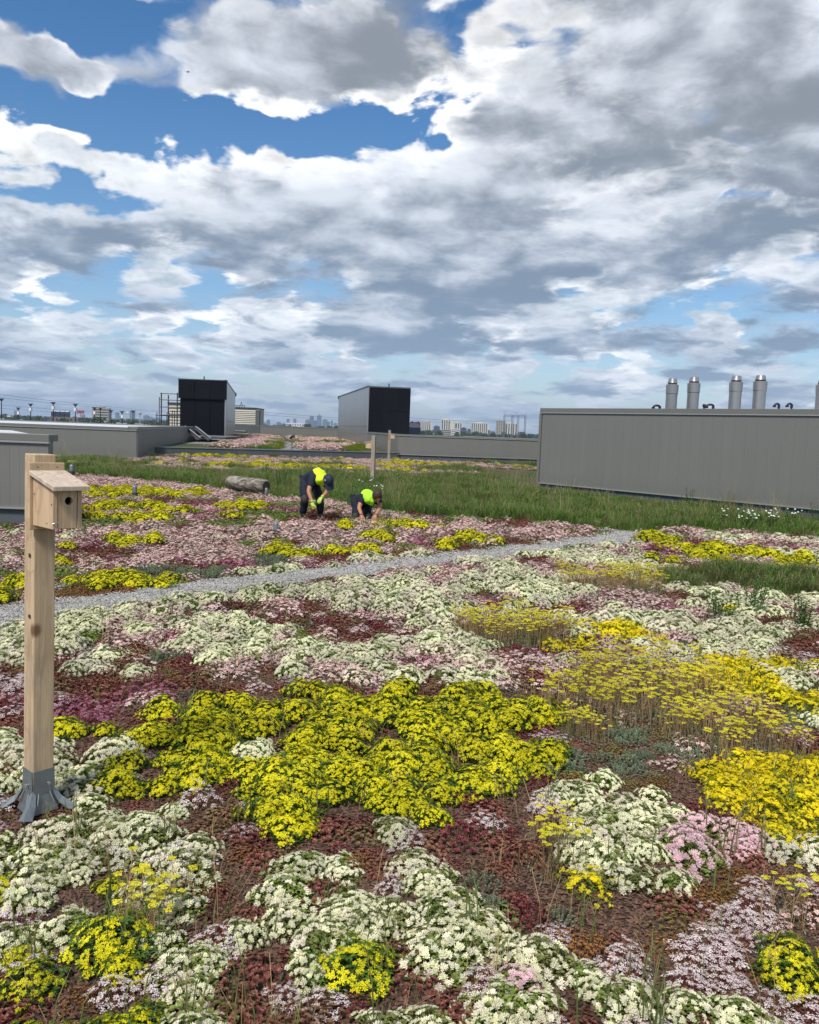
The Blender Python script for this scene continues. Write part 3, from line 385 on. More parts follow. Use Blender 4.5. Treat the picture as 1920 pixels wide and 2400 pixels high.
M['white_pink'] = plant_mat('white_pink_petal', (.86, .82, .80), (.78, .58, .60), (.84, .76, .76), .3, old=(.40, .16, .16))
M['magenta'] = plant_mat('magenta_petal', (.34, .09, .18), (.58, .30, .40), (.44, .16, .22), .3)
M['leaf_light'] = plant_mat('leaf_light', (.14, .20, .035), (.30, .38, .10), (.24, .26, .09), .3)
M['leaf_dark'] = plant_mat('leaf_dark', (.035, .085, .010), (.11, .19, .022), (.08, .15, .025), .25)
M['leaf_acid'] = plant_mat('leaf_acid', (.12, .20, .012), (.30, .36, .03), (.2, .25, .02), .3)
M['leaf_blue'] = plant_mat('leaf_blue', (.13, .175, .105), (.28, .34, .21), (.19, .20, .13), .15)
M['leaf_red'] = plant_mat('leaf_red', (.13, .035, .028), (.34, .13, .09), (.20, .15, .065), .2, .5, .35)
M['leaf_wine'] = plant_mat('leaf_wine', (.13, .020, .032), (.26, .06, .07), (.12, .045, .035), .2)
M['leaf_orange'] = plant_mat('leaf_orange', (.20, .085, .030), (.36, .18, .06), (.20, .17, .05), .2)
M['stem_red'] = plant_mat('stem_red', (.16, .035, .03), (.28, .08, .06), (.2, .08, .05), .1)
M['stem_tan'] = plant_mat('stem_tan', (.30, .19, .09), (.46, .31, .16), (.28, .22, .09), .1)
M['grass_a'] = plant_mat('grass_blade', (.050, .135, .014), (.130, .26, .032), (.13, .19, .035), .35)
M['grass_b'] = plant_mat('grass_pale', (.11, .17, .04), (.20, .23, .075), (.17, .15, .06), .35)
M['grass_d'] = plant_mat('grass_dark', (.04, .085, .018), (.12, .17, .04), (.12, .13, .04), .35)
M['straw'] = plant_mat('straw_stalk', (.32, .26, .13), (.45, .38, .22), (.25, .2, .1), .2)
M['weed'] = plant_mat('weed_leaf', (.05, .12, .025), (.12, .22, .05), (.07, .14, .03), .3)

from mathutils import noise as mn
# ------------------------------------------------------------------ plant pieces
def petal(mb, c, d, up, L, wd, mat, rnd):
    """one pointed petal from c along unit d (horizontal-ish), rising by up"""
    n = norm(np.cross(d, up)); tip = c + (d * .8 + up * .55) * L; mid = c + (d * .55 + up * .22) * L
    mb.add([c, mid + n * wd, tip, mid - n * wd], [(0, 1, 2, 3)], mat, rnd)
def star(mb, c, nrm, L, mat, n=5, lift=1.0, wd=.28):
    u, v, w_ = frame(nrm, U(0, 6.28)); r = rng.random() ** 1.25
    for k in range(n):
        a = 2 * pi * k / n + U(-.15, .15)
        petal(mb, c, cos(a) * u + sin(a) * v, w_ * lift, L, L * wd, mat, min(1, max(0, r + U(-.2, .2))))
def leaf(mb, c, d, L, wd, mat, droop=.2, up=(0, 0, 1)):
    d = norm(d); n = norm(np.cross(d, up) + 1e-6); u = np.cross(n, d)
    a = c + d * L * .55 + u * L * .10; tip = c + d * L - np.array([0, 0, droop * L])
    mb.add([c, a + n * wd, tip, a - n * wd], [(0, 1, 2, 3)], mat)
def stem(mb, a, b, r, mat):
    a = np.asarray(a, float); b = np.asarray(b, float); d = norm(b - a); u, v, _ = frame(d)
    V = [a + r * u, a - .5 * r * u + .87 * r * v, a - .5 * r * u - .87 * r * v]
    mb.add(V + [p + (b - a) for p in V], [(0, 1, 4, 3), (1, 2, 5, 4), (2, 0, 3, 5)], mat, rng.random())
def mound(r, h, n, flat=.45, ragged=1.0):
    """n points on a low dome with normals"""
    out = []; k = 0; g = 2.39996; ph = U(0, 6)
    lob = [(U(0, 6.28), U(.08, .22)) for _ in range(4)]
    bumps = [(U(-.7, .7) * r, U(-.7, .7) * r, U(-.45, .25)) for _ in range(5)]
    for i in range(n):
        q = math.sqrt((i + .5) / n); a = i * g + ph
        rr = r * (1 + sum(am * cos((j + 2) * a + p) for j, (p, am) in enumerate(lob)))
        jj = .10 * r * ragged; x, y = rr * q * cos(a) + U(-jj, jj), rr * q * sin(a) + U(-jj, jj)
        z = h * (1 - min(1, flat * (1 + .7 * ragged)) * q ** 2.3) * U(.88 - .18 * ragged, 1.08 + .1 * ragged) * (1 + sum(am * math.exp(-((x - bx) ** 2 + (y - by) ** 2) / (.12 * r * r)) for bx, by, am in bumps))
        z = max(z, .012)
        out.append((np.array([x, y, z]), norm([x * 1.5 / r, y * 1.5 / r, 1.1]), q))
    return out
def flop(mb, pts, mat, per, L, wd, zf=.8, lowest=.15):
    for p, n, q in pts:
        for _ in range(per):
            a = U(0, 6.28); z = p[2] * U(lowest, zf)
            leaf(mb, np.array([p[0] + U(-.01, .01), p[1] + U(-.01, .01), z]), (cos(a), sin(a), U(.1, .9)), L * U(.7, 1.25), wd * U(.8, 1.2), mat, U(.0, .3))

# flower heads, built at the origin facing +Z
def head_cream(mat=0, n=7, R0=.0122, L=.0112):
    mb = MB()
    for i in range(n):
        q = math.sqrt((i + .3) / n); a = i * 2.4 + U(-.3, .3)
        c = np.array([R0 * q * cos(a), R0 * q * sin(a), .004 * (1 - q)]); nn = norm([c[0] * 25, c[1] * 25, 1])
        star(mb, c, nn, L * U(.85, 1.15), mat, 5, 1.5, .30)
    return mb
def head_yellow(mat=0, n=8, R0=.0160, L=.0098):
    mb = MB()
    for i in range(n):
        q = math.sqrt((i + .3) / n); a = i * 2.4 + U(-.3, .3)
        c = np.array([R0 * q * cos(a), R0 * q * sin(a), U(-.003, .004)]); nn = norm([c[0] * 18, c[1] * 18, 1])
        star(mb, c, nn, L * U(.8, 1.15), mat, 5, .55, .26)
    return mb
def head_small(mat=0, n=12, R0=.018, L=.0062, lift=.5):
    mb = MB()
    for i in range(n):
        q = math.sqrt((i + .3) / n); a = i * 2.4 + U(-.3, .3)
        c = np.array([R0 * q * cos(a), R0 * q * sin(a), U(-.003, .003)]); nn = norm([c[0] * 18, c[1] * 18, 1])
        star(mb, c, nn, L * U(.8, 1.2), mat, 5, lift, .34)
    return mb
def head_umbel(mat=0):
    mb = head_small(0, 13, .0160, .0075, .9)
    return mb

M['c_daisy'] = plant_mat('white_daisy_petal', (.84, .84, .80), (.80, .80, .72), None, .2)
KINDS = {}
def rot_to(n, spin):
    u, v, w_ = frame(n, spin); return np.column_stack([u, v, w_])
def make_kind(code, foliage_fn, heads_fn, head_gens, mats_f, mats_h, nvar=3):
    """three growth variants of one plant: foliage mesh, head places, joined head mesh, everything joined"""
    hm = [g() for g in head_gens]; head_meshes = [h.mesh('flower_head', mats_h) for h in hm]
    out = []
    for k in range(nvar):
        fol = MB(); spots = foliage_fn(fol)
        heads = []
        for p, n in spots: heads.append((p, n, rng.randrange(len(hm)) if hm else 0, U(0, 6.28), U(.62, 1.25)))
        hj = MB()
        for p, n, i, sp, sc in heads:
            q0 = len(hj.r); hj.stamp(hm[i], off=p, rot=rot_to(n, sp), scale=sc); o_ = rng.random()
            hj.r[q0:] = [.55 * a + .45 * o_ for a in hj.r[q0:]]
        al = MB(); al.stamp(fol)
        nm = len(mats_f)
        if heads:
            al.stamp(hj); cnt = len(hj.f)
            al.m[-cnt:] = [a + nm for a in al.m[-cnt:]]
        out.append(dict(fol=fol.mesh('foliage', mats_f), heads=heads, hj=hj.mesh('flower_heads', mats_h) if heads else None,
                        hmesh=head_meshes, all=al.mesh('plant_' + code, list(mats_f) + list(mats_h))))
    KINDS[code] = out

def nz_(p): return mn.noise(Vector((p[0] * 22 + len(KINDS) * 5, p[1] * 22, p[2] * 9)))
def f_white(fol, r=.13, h=.085, n=72, head=True):
    pts = mound(r, h, n, .5, .8)
    flop(fol, pts, 0, 7, .020, .0065, .90)
    for p, nn, q in pts:
        for j in range(5):        # collar of leaves under each head
            a = U(0, 6.28); leaf(fol, p - np.array([0, 0, .006]), (cos(a), sin(a), .35), .017, .006, 0, .1)
        stem(fol, (p[0] * .8, p[1] * .8, 0), p, .0012, 0)
    return [(p + nn * .002, nn) for p, nn, q in pts if nz_(p) > -.38 and rng.random() < .95]
def f_yellow(fol, r=.14, h=.115, n=66):
    pts = mound(r, h, n, .55, .25)
    flop(fol, pts, 0, 8, .025, .0055, .94)
    for p, nn, q in pts:
        stem(fol, (p[0] * .8, p[1] * .8, 0), p, .0014, 0)
        for j in range(4):
            a = U(0, 6.28); leaf(fol, p - np.array([0, 0, .006]), (cos(a), sin(a), .3), .026, .006, 0, .1)
    return [(p, nn) for p, nn, q in pts if nz_(p) > -.48 and rng.random() < .97]
def f_gold(fol, r=.13, h=.09, n=84):
    pts = mound(r, h, n, .4)
    flop(fol, pts, 0, 6, .016, .004, 1.0, .3)
    return [(p + [0, 0, U(-.012, .012)], norm(nn + np.array([U(-.4, .4), U(-.4, .4), 0]))) for p, nn, q in pts if nz_(p) > -.4]
def f_blush(fol, r=.15, h=.085, n=72):
    pts = mound(r, h, n, .55)
    flop(fol, pts, 0, 4, .014, .005, .7, .05); flop(fol, pts, 1, 3, .012, .004, .9, .3)
    out = []
    for p, nn, q in pts:
        if nz_(p) < -.22 or rng.random() < .12: continue
        p = p + np.array([0, 0, U(-.020, .014)]); stem(fol, (p[0] * .85, p[1] * .85, 0), p, .0012, 1)
        out.append((p, norm([nn[0] * .6 + U(-.25, .25), nn[1] * .6 + U(-.25, .25), 1])))
    return out
def f_album(fol, r=.12, h=.11, n=62):
    pts = mound(r, h, n, .45)
    for p, nn, q in pts:
        p[2] *= U(.65, 1.1); b = (p[0] * .8, p[1] * .8, 0); stem(fol, b, p, .0011, 1)
        for j in range(6):
            s = U(.15, .85); a = U(0, 6.28)
            leaf(fol, np.array([b[0] + (p[0] - b[0]) * s, b[1] + (p[1] - b[1]) * s, p[2] * s]), (cos(a), sin(a), .5), .008, .003, 1, 0)
    for _ in range(120):
        a = U(0, 6.28); q = r * math.sqrt(rng.random()); leaf(fol, np.array([q * cos(a), q * sin(a), U(.002, .02)]), (cos(a * 3), sin(a * 3), U(.2, 1.5)), .013, .005, 0, 0)
    return [(p, norm([nn[0] * .4, nn[1] * .4, 1])) for p, nn, q in pts]
def f_tall(fol, r=.14, h=.235, n=19):
    sp = []
    for i in range(n):
        a = U(0, 6.28); q = r * math.sqrt(rng.random()); hh = h * U(.72, 1.12); lx, ly = U(-.03, .03), U(-.03, .03)
        b = np.array([q * cos(a), q * sin(a), 0.]); mid = b + [lx * .5, ly * .5, hh * .55]; tip = b + np.array([lx * 1.6, ly * 1.6, hh])
        stem(fol, b, mid, .0017, 0); stem(fol, mid, tip, .0014, 0)
        for j in range(5):
            s = U(.1, .8); a2 = U(0, 6.28); leaf(fol, b + (tip - b) * s, (cos(a2), sin(a2), .6), .010, .002, 0, .3)
        for j in range(5):
            a2 = U(0, 6.28); e = tip + np.array([cos(a2) * .010, sin(a2) * .010, .004]); stem(fol, tip - [0, 0, .008], e, .0008, 0)
        sp.append((tip, norm([lx, ly, .8])))
    for _ in range(160):
        a = U(0, 6.28); q = r * 1.2 * math.sqrt(rng.random()); a2 = U(0, 6.28)
        leaf(fol, np.array([q * cos(a), q * sin(a), U(.0, .035)]), (cos(a2), sin(a2), U(.3, 2)), .018, .004, 1, 0)
    return sp
def f_rosettes(r, h, nros, nleaf, L, wd, tiers=2, lift=.45):
    def fn(fol):
        for p, nn, q in mound(r, h, nros, .6):
            u, v, w_ = frame(norm([nn[0], nn[1], 1.6]), U(0, 6))
            for tI in range(tiers):
                for k in range(nleaf):
                    a = 2 * pi * k / nleaf + tI * .5; d = cos(a) * u + sin(a) * v + w_ * (lift + .5 * tI)
                    Lk = L * (1 - .28 * tI) * U(.8, 1.15); d = norm(d); s_ = norm(np.cross(d, w_)); c = p - w_ * .004
                    fol.add([c, c + d * Lk * .45 + s_ * wd, c + d * Lk * .85 + s_ * wd * .8, c + d * Lk, c + d * Lk * .85 - s_ * wd * .8, c + d * Lk * .45 - s_ * wd],
                            [(0, 1, 2, 3), (0, 3, 4, 5)], 0)
            if p[2] > .02: stem(fol, (p[0] * .9, p[1] * .9, 0), p, .002, 0)
        return []
    return fn
def f_spires(fol, r=.105, h=.068, n=40):
    for p, nn, q in mound(r, h, n, .55):
        b = np.array([p[0] * .85, p[1] * .85, 0.]); 
        for j in range(16):
            s = .25 + .75 * j / 16; a = j * 2.4; leaf(fol, b + (p - b) * s, (cos(a), sin(a), .9), .0145 * (1.1 - .5 * s), .0040, 0, 0)
    return []
def f_grass(r, h, n, wd, lean=.5, seed=.0, mats=(0, 1)):
    def fn(fol):
        for i in range(n):
            a = U(0, 6.28); q = r * math.sqrt(rng.random()); hh = h * U(.45, 1.15); a2 = U(0, 6.28); ln = hh * U(.1, lean)
            b = np.array([q * cos(a), q * sin(a), 0.]); d = np.array([cos(a2), sin(a2), 0]); s_ = np.array([-sin(a2 + U(-1, 1)), cos(a2), 0]) * wd * U(.7, 1.3)
            m1 = b + d * ln * .25 + [0, 0, hh * .5]; m2 = b + d * ln * .62 + [0, 0, hh * .85]; tp = b + d * ln * 1.1 + [0, 0, hh]
            fol.add([b - s_, b + s_, m1 + s_ * .9, m1 - s_ * .9, m2 + s_ * .6, m2 - s_ * .6, tp], [(0, 1, 2, 3), (3, 2, 4, 5), (5, 4, 6)], mats[0] if rng.random() < .72 else mats[1])
            if rng.random() < seed:
                tq = tp + [0, 0, hh * .3]; stem(fol, b, tq, .0012, 2)
                for j in range(5): leaf(fol, tq - [0, 0, .012 * j], (cos(j * 2.4), sin(j * 2.4), 1.2), .02, .003, 2, 0)
        return []
    return fn

make_kind('W', f_white, None, [head_cream, head_cream, head_cream], [M['leaf_light']], [M['cream']], 4)
make_kind('PS', f_white, None, [head_cream, head_cream], [M['leaf_light']], [M['pinkstar']], 2)
make_kind('Y', f_yellow, None, [head_yellow, head_yellow, head_yellow], [M['leaf_dark']], [M['yellow']], 4)
make_kind('G', f_gold, None, [lambda: head_yellow(0, 6, .012, .0085)] * 2, [M['leaf_acid']], [M['gold']], 3)
make_kind('P', f_blush, None, [lambda: head_small(0, 9, .0135, .0066)] * 3, [M['leaf_blue'], M['stem_red']], [M['blush']], 4)
make_kind('PW', f_album, None, [lambda: head_small(0, 12, .0155, .0048, .6)] * 3, [M['leaf_red'], M['stem_red']], [M['white_pink']], 3)
make_kind('M', f_blush, None, [lambda: head_small(0, 9, .013, .0066)] * 2, [M['leaf_wine'], M['stem_red']], [M['magenta']], 3)
make_kind('T', f_tall, None, [head_umbel, head_umbel], [M['stem_tan'], M['leaf_blue']], [M['acid']], 4)
make_kind('R', f_rosettes(.125, .058, 60, 5, .0155, .0060, 2, .55), None, [], [M['leaf_red']], [], 3)
make_kind('V', f_rosettes(.11, .075, 40, 5, .014, .0045, 3, .8), None, [], [M['leaf_wine']], [], 2)
make_kind('O', f_rosettes(.12, .055, 72, 5, .013, .0036, 3, .9), None, [], [M['leaf_orange']], [], 3)
make_kind('B', f_spires, None, [], [M['leaf_blue']], [], 3)
make_kind('L', f_rosettes(.125, .07, 48, 5, .017, .006, 2, .6), None, [], [M['leaf_light']], [], 2)
make_kind('A', f_rosettes(.13, .08, 60, 5, .014, .005, 2, .8), None, [], [M['leaf_acid']], [], 2)
make_kind('GR', f_grass(.16, .20, 64, .0040, 1.1, .04), None, [], [M['grass_a'], M['grass_b'], M['straw']], [], 4)
make_kind('G2', f_grass(.15, .19, 80, .0033, 1.1, .02), None, [], [M['grass_d'], M['grass_b'], M['straw']], [], 2)
make_kind('GT', f_grass(.13, .55, 26, .0035, .5, .7), None, [], [M['grass_a'], M['straw'], M['straw']], [], 2)

def stones(n, r, size, mat):
    mb = MB()
    for i in range(n):
        a = U(0, 6.28); q = r * math.sqrt(rng.random()); s = size * U(.5, 1.2)
        V = np.array([(1, 0, 0), (-.9, .1, 0), (.1, 1, 0), (0, -1, 0), (.1, .1, .8), (-.5, .6, .3), (.6, -.5, .35)]) * s * [1, U(.6, 1), U(.5, .9)]
        aa = U(0, 6.28); c_, s_ = cos(aa), sin(aa); V = V @ np.array([[c_, s_, 0], [-s_, c_, 0], [0, 0, 1]])
        mb.add(V + [q * cos(a), q * sin(a), U(-.2, .5) * s], [(0, 2, 4), (2, 5, 4), (5, 1, 4), (1, 3, 4), (3, 6, 4), (6, 0, 4), (2, 1, 5), (3, 0, 6)], 0, rng.random())
    return mb.mesh('stone_patch', [mat])
STONES = [stones(150, .17, .013, M['stone']) for _ in range(3)]
CHIPS = []
for _ in range(3):
    mb = MB()
    for i in range(150):
        a = U(0, 6.28); q = .16 * math.sqrt(rng.random()); d = U(0, 6.28); L = U(.004, .014); wd = U(.002, .005)
        u = np.array([cos(d), sin(d), U(-.3, .3)]); v = np.array([-sin(d), cos(d), U(-.5, .5)]); c = np.array([q * cos(a), q * sin(a), U(.001, .009)])
        mb.add([c - u * L - v * wd, c + u * L - v * wd, c + u * L * .8 + v * wd, c - u * L * .9 + v * wd, c + [0, 0, .004]], [(0, 1, 4), (1, 2, 4), (2, 3, 4), (3, 0, 4)], 0, rng.random())
    CHIPS.append(mb.mesh('chip_patch', [M['chip']]))

# ------------------------------------------------------------------ scattering of uncountable growth (geometry nodes)
def scatter(name, meshes, pts, label):
    """pts: x, y, z, spin, scale, variant"""
    if not pts: return
    A = np.array(pts, np.float32)
    me = bpy.data.meshes.new(name); me.vertices.add(len(A)); me.vertices.foreach_set('co', A[:, :3].ravel())
    for nm, k in (('spin', 3), ('size', 4)):
        a = me.attributes.new(nm, 'FLOAT', 'POINT'); a.data.foreach_set('value', A[:, k].copy())
    a = me.attributes.new('pick', 'INT', 'POINT'); a.data.foreach_set('value', A[:, 5].astype(np.int32))
    o = link(name, me); tag(o, label, None, None, 'stuff')
    g = bpy.data.node_groups.new(name, 'GeometryNodeTree')
    g.interface.new_socket('Geometry', in_out='INPUT', socket_type='NodeSocketGeometry')
    g.interface.new_socket('Geometry', in_out='OUTPUT', socket_type='NodeSocketGeometry')
    gi = g.nodes.new('NodeGroupInput'); go = g.nodes.new('NodeGroupOutput')
    g2i = g.nodes.new('GeometryNodeGeometryToInstance')
    for mm in reversed(meshes):
        src = bpy.data.objects.new(name + '_source', mm)
        oi = g.nodes.new('GeometryNodeObjectInfo'); oi.inputs['Object'].default_value = src; oi.inputs['As Instance'].default_value = False
        g.links.new(oi.outputs['Geometry'], g2i.inputs[0])
    iop = g.nodes.new('GeometryNodeInstanceOnPoints'); iop.inputs['Pick Instance'].default_value = True
    def attr(nm, ty):
        n = g.nodes.new('GeometryNodeInputNamedAttribute'); n.data_type = ty; n.inputs['Name'].default_value = nm; return n.outputs['Attribute']
    g.links.new(gi.outputs[0], iop.inputs['Points']); g.links.new(g2i.outputs[0], iop.inputs['Instance'])
    g.links.new(attr('pick', 'INT'), iop.inputs['Instance Index'])
    cx = g.nodes.new('ShaderNodeCombineXYZ'); g.links.new(attr('spin', 'FLOAT'), cx.inputs[2])
    e2r = g.nodes.new('FunctionNodeEulerToRotation'); g.links.new(cx.outputs[0], e2r.inputs[0]); g.links.new(e2r.outputs[0], iop.inputs['Rotation'])
    g.links.new(attr('size', 'FLOAT'), iop.inputs['Scale'])
    g.links.new(iop.outputs[0], go.inputs[0])
    md = o.modifiers.new('scatter', 'NODES'); md.node_group = g
    return o

# ------------------------------------------------------------------ where things grow
def interp(line, x):
    xs = [p[0] for p in line]; ys = [p[1] for p in line]
    return float(np.interp(x, xs, ys))
EDGE2 = [(-30, 33), (-9.5, 24.5), (-6.5, 22.6)] + PATH2[::-1] + PATH3[1:] + [(20, 14.0)]
TAB = []
for (k, cx, cy, rx, ry) in PATCHES:
    d = math.hypot(cx, cy); TAB.append((k, cx, cy, cx / d, cy / d, rx, ry))
TA = np.array([(c[1], c[2], c[3], c[4], c[5], c[6]) for c in TAB]); TK = [c[0] for c in TAB]
def nz(x, y, s, o=0.0): return mn.noise(Vector((x * s + o, y * s - o * .7, o * .3)))
def kind_at(x, y):
    if x < 9 and PATH_LO[0][0] - 6 < x:
        # side of the path: project onto far edge / near edge lines
        up = interp(PATH_UP, x) if x > PATH_UP[0][0] else PATH_UP[0][1] + (x - PATH_UP[0][0]) * .95
        lo = interp(PATH_LO, x) if x > PATH_LO[0][0] else PATH_LO[0][1] + (x - PATH_LO[0][0]) * .95
        if x > 4.1: up = lo = 1e9 if y < 14.4 - (x - 4.1) * .0 else -1
    else: up = lo = 1e9 if x > 0 else -1
    wob = .09 * nz(x, y, 2.5, 3)
    if x <= 4.7 and lo + wob < y < up + wob: return 'PATH'
    dx = x + .12 * nz(x, y, 3.1, 5) * (1 + y * .12); dy = y + .16 * nz(x, y, 2.7, 9) * (1 + y * .12)
    ex = dx - TA[:, 0]; ey = dy - TA[:, 1]
    ra = (ex * TA[:, 2] + ey * TA[:, 3]) / TA[:, 5]; la = (ex * TA[:, 3] - ey * TA[:, 2]) / TA[:, 4]
    hit = np.nonzero(ra * ra + la * la < 1.0)[0]
    near = y < lo
    e2 = interp(EDGE2, x)
    if y > e2 + .25 * nz(x, y, .8, 2):
        if y > 30.0 + .10 * x + 2.0 * nz(x, y, .25, 4):
            n = nz(x * .45, y, .55, 8) + .5 * nz(x, y, 1.3, 1)
            return 'Y' if n > .42 else ('GR' if n < -.28 else ('A' if n > .34 else 'P'))
        return 'GR'
    if abs(y - e2) < .22 and nz(x, y, 1.2, 6) > -.15: return 'PATH2'
    if len(hit): return TK[hit[-1]]
    n = nz(x, y, 1.1, 12) + .4 * nz(x, y, 3.0, 2)
    if near:
        if y > 5.4: return 'W' if n > -.16 else ('P' if n > -.42 else 'R')
        if n > .30: return 'W'
        return 'R' if n > -.02 else ('S' if n > -.36 else 'O')
    return 'P' if n > -.15 else ('L' if n > -.35 else 'R')

# ------------------------------------------------------------------ roof and its walls
def struct(name, o_mb, mat, **k):
    return tag(o_mb.build(name, mat, **k), kind='structure')
# substrate: one sheet with gentle humps, seen up to the parapets
bm = MB()
xs = np.concatenate([np.linspace(-40, -7, 18), np.arange(-6.5, 9, .14), np.linspace(9.5, 45, 16)])
ys = np.concatenate([np.linspace(-6, 1, 6), np.arange(1.2, 16, .14), np.linspace(16.5, 130, 60)])
def gz(x, y): return .012 * nz(x, y, 1.7, 21) + .03 * nz(x, y, .35, 33) - .015
V = [(x, y, gz(x, y)) for y in ys for x in xs]; nx = len(xs)
me = bpy.data.meshes.new('roof_ground')
me.from_pydata(V, [], [(j * nx + i, j * nx + i + 1, (j + 1) * nx + i + 1, (j + 1) * nx + i) for j in range(len(ys) - 1) for i in range(nx - 1)])
me.polygons.foreach_set('use_smooth', [True] * len(me.polygons))
me.materials.append(M['soil']); me.materials.append(M['meadow'])
for p in me.polygons:
    c = p.center
    if c.y > interp(EDGE2, c.x) + .2: p.material_index = 1
tag(link('ground', me), kind='structure')
mb = MB(); mb.box(-40, 45, -6, 130, -12, -.25)
struct('roof_slab', mb, M['plinth'])
# gravel paths, a strip laid a little proud of the substrate
def strip(name, A, B, z, mat):
    mb = MB(); n = 60; 
    def res(L):
        L = np.array(L); s = np.r_[0, np.cumsum(np.hypot(*np.diff(L, axis=0).T))]; t = np.linspace(0, s[-1], n)
        return np.column_stack([np.interp(t, s, L[:, 0]), np.interp(t, s, L[:, 1])])
    a, b = res(A), res(B)
    for i in range(n):
        a[i] += .05 * nz(a[i][0], a[i][1], 2, 7); b[i] += .05 * nz(b[i][0], b[i][1], 2, 5)
    V = []; F = []; k = 6
    for i in range(n):
        for j in range(k + 1):
            p = a[i] + (b[i] - a[i]) * j / k; V.append((p[0], p[1], gz(*p) + z - (.03 if j in (0, k) else 0)))
    for i in range(n - 1):
        for j in range(k): F.append((i * (k + 1) + j, i * (k + 1) + j + 1, (i + 1) * (k + 1) + j + 1, (i + 1) * (k + 1) + j))
    mb.add(V, F); return struct(name, mb, mat, smooth=True)
strip('gravel_path', PATH_UP, PATH_LO, .022, M['gravel'])
E2 = [p for p in EDGE2 if -13 < p[0] < 12]
strip('gravel_strip', [(x, y + .28) for x, y in E2], [(x, y - .22) for x, y in E2], .018, M['gravel'])

PANEL_MESH = {}
def panel_mesh(w_, h, mat, rib=True):
    key = (round(w_, 3), round(h, 3), mat, rib)
    if key not in PANEL_MESH:
        mb = MB(); e = .001; t_ = .012
        mb.box(e, w_ - e, -t_, .02, 0, h)                              # pan
        if rib: mb.box(w_ * .5 - .004, w_ * .5 + .004, -t_ - .002, -t_ - .0002, 0.002, h - .002)  # stiffening rib
        PANEL_MESH[key] = mb.mesh('panel', [M[mat]])
    return PANEL_MESH[key]
def clad_face(par, p0, p1, z0, z1, w_=.30, mat='clad', coping=.13, base=None, plinth=True, rib=True, cop_mat='coping', zp=0.0, back=.35):
    """vertical metal wall from p0 to p1 (seen side on the left hand when walking p1 -> p0), panels side by side"""
    p0 = np.array(p0, float); p1 = np.array(p1, float); L = float(np.hypot(*(p1 - p0))); ang = math.atan2(p1[1] - p0[1], p1[0] - p0[0])
    n = max(1, round(L / w_)); ww = L / n; h = z1 - coping - z0
    c_, s_ = cos(ang), sin(ang); R3 = np.array([[c_, -s_, 0], [s_, c_, 0], [0, 0, 1]])
    def P(u, v, z): return (p0[0] + c_ * u - s_ * v, p0[1] + s_ * u + c_ * v, z)
    for i in range(n): link('panel', panel_mesh(ww, h, mat, rib), par, loc=P(i * ww, 0, z0), rot=(0, 0, ang))
    mb = MB(); mb.box(0, L, .022, .16, max(z0 - .02, 0), z1 - .04, R3=R3, off=(p0[0], p0[1], 0)); mb.build('wall_core', M[mat], par)
    mb = MB(); mb.box(-.02, L + .02, -.035, back, z1 - coping + .035, z1, R3=R3, off=(p0[0], p0[1], 0)); bevel(mb.build('coping', M[cop_mat], par), .006)
    mb = MB(); mb.box(-.022, L + .022, -.048, .03, z1 - coping + .002, z1 - coping + .033, R3=R3, off=(p0[0], p0[1], 0)); mb.build('flashing', M['flash'], par)
    mb = MB(); mb.box(-.01, L + .01, -.045, .02, z0 - .03, z0 - .001, R3=R3, off=(p0[0], p0[1], 0)); mb.build('base_flashing', M['flash'], par)
    if plinth and z0 - zp > .06:
        k = max(1, round(L / 1.2)); pw = L / k
        for i in range(k):
            mb = MB(); mb.box(.003, pw - .003, 0, .022, 0, z0 - .032 - zp); link('plinth_panel', mb.mesh('plinth_panel', [M['plinth']]), par, loc=P(i * pw, .02, zp), rot=(0, 0, ang))

# --- large penthouse on the right
D = np.array([-.6395, .7688]); PL = np.array([4.02, 25.6]); PR = PL - D * 13.0
ph = tag(empty('penthouse', (PL[0], PL[1], 0)), 'large grey metal-clad rooftop plant room with four steel flues behind its long wall', 'plant room')
class Frame:
    """parts are given in world coordinates and stored relative to the thing"""
    def __init__(s, par): s.par = par
    def __enter__(s): s.old = set(s.par.children); s.loc = s.par.location.copy(); s.par.location = (0, 0, 0); return s.par
    def __exit__(s, *a):
        for o in s.par.children:
            if o not in s.old: o.location = Vector(o.location) - s.loc
        s.par.location = s.loc
with Frame(ph) as p:
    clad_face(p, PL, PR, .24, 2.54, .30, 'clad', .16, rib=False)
    N = np.array([.7688, .6395]); B0 = PL + N * .18; B1 = PR + N * .18
    q = [tuple(B0), tuple(B1), tuple(B1 + N * 22), tuple(B0 + N * 22)]
    mb = MB(); mb.prism(q, 0.002, 2.36); mb.build('wall_body', M['clad'], p)
    mb = MB(); mb.prism(q, 2.362, 2.40); mb.build('roof', M['white_roof'], p)
    mb = MB(); S0 = PL + N * .01 + D * .06; 
    ang = math.atan2(N[1], N[0]); R3 = np.array([[cos(ang), -sin(ang), 0], [sin(ang), cos(ang), 0], [0, 0, 1]])
    mb.box(-.02, 22, -.02, .055, 2.36, 2.542, R3=R3, off=(S0[0], S0[1], 0)); mb.build('side_coping', M['coping'], p)
    mb = MB(); mb.box(0, 22, -.01, .05, .24, 2.355, R3=R3, off=(S0[0], S0[1], 0)); mb.build('side_wall', M['clad'], p)
    mb = MB(); mb.box(-.028, .03, -.028, .07, .215, 2.37, R3=R3, off=(S0[0], S0[1], 0)); mb.build('corner_trim', M['coping'], p)

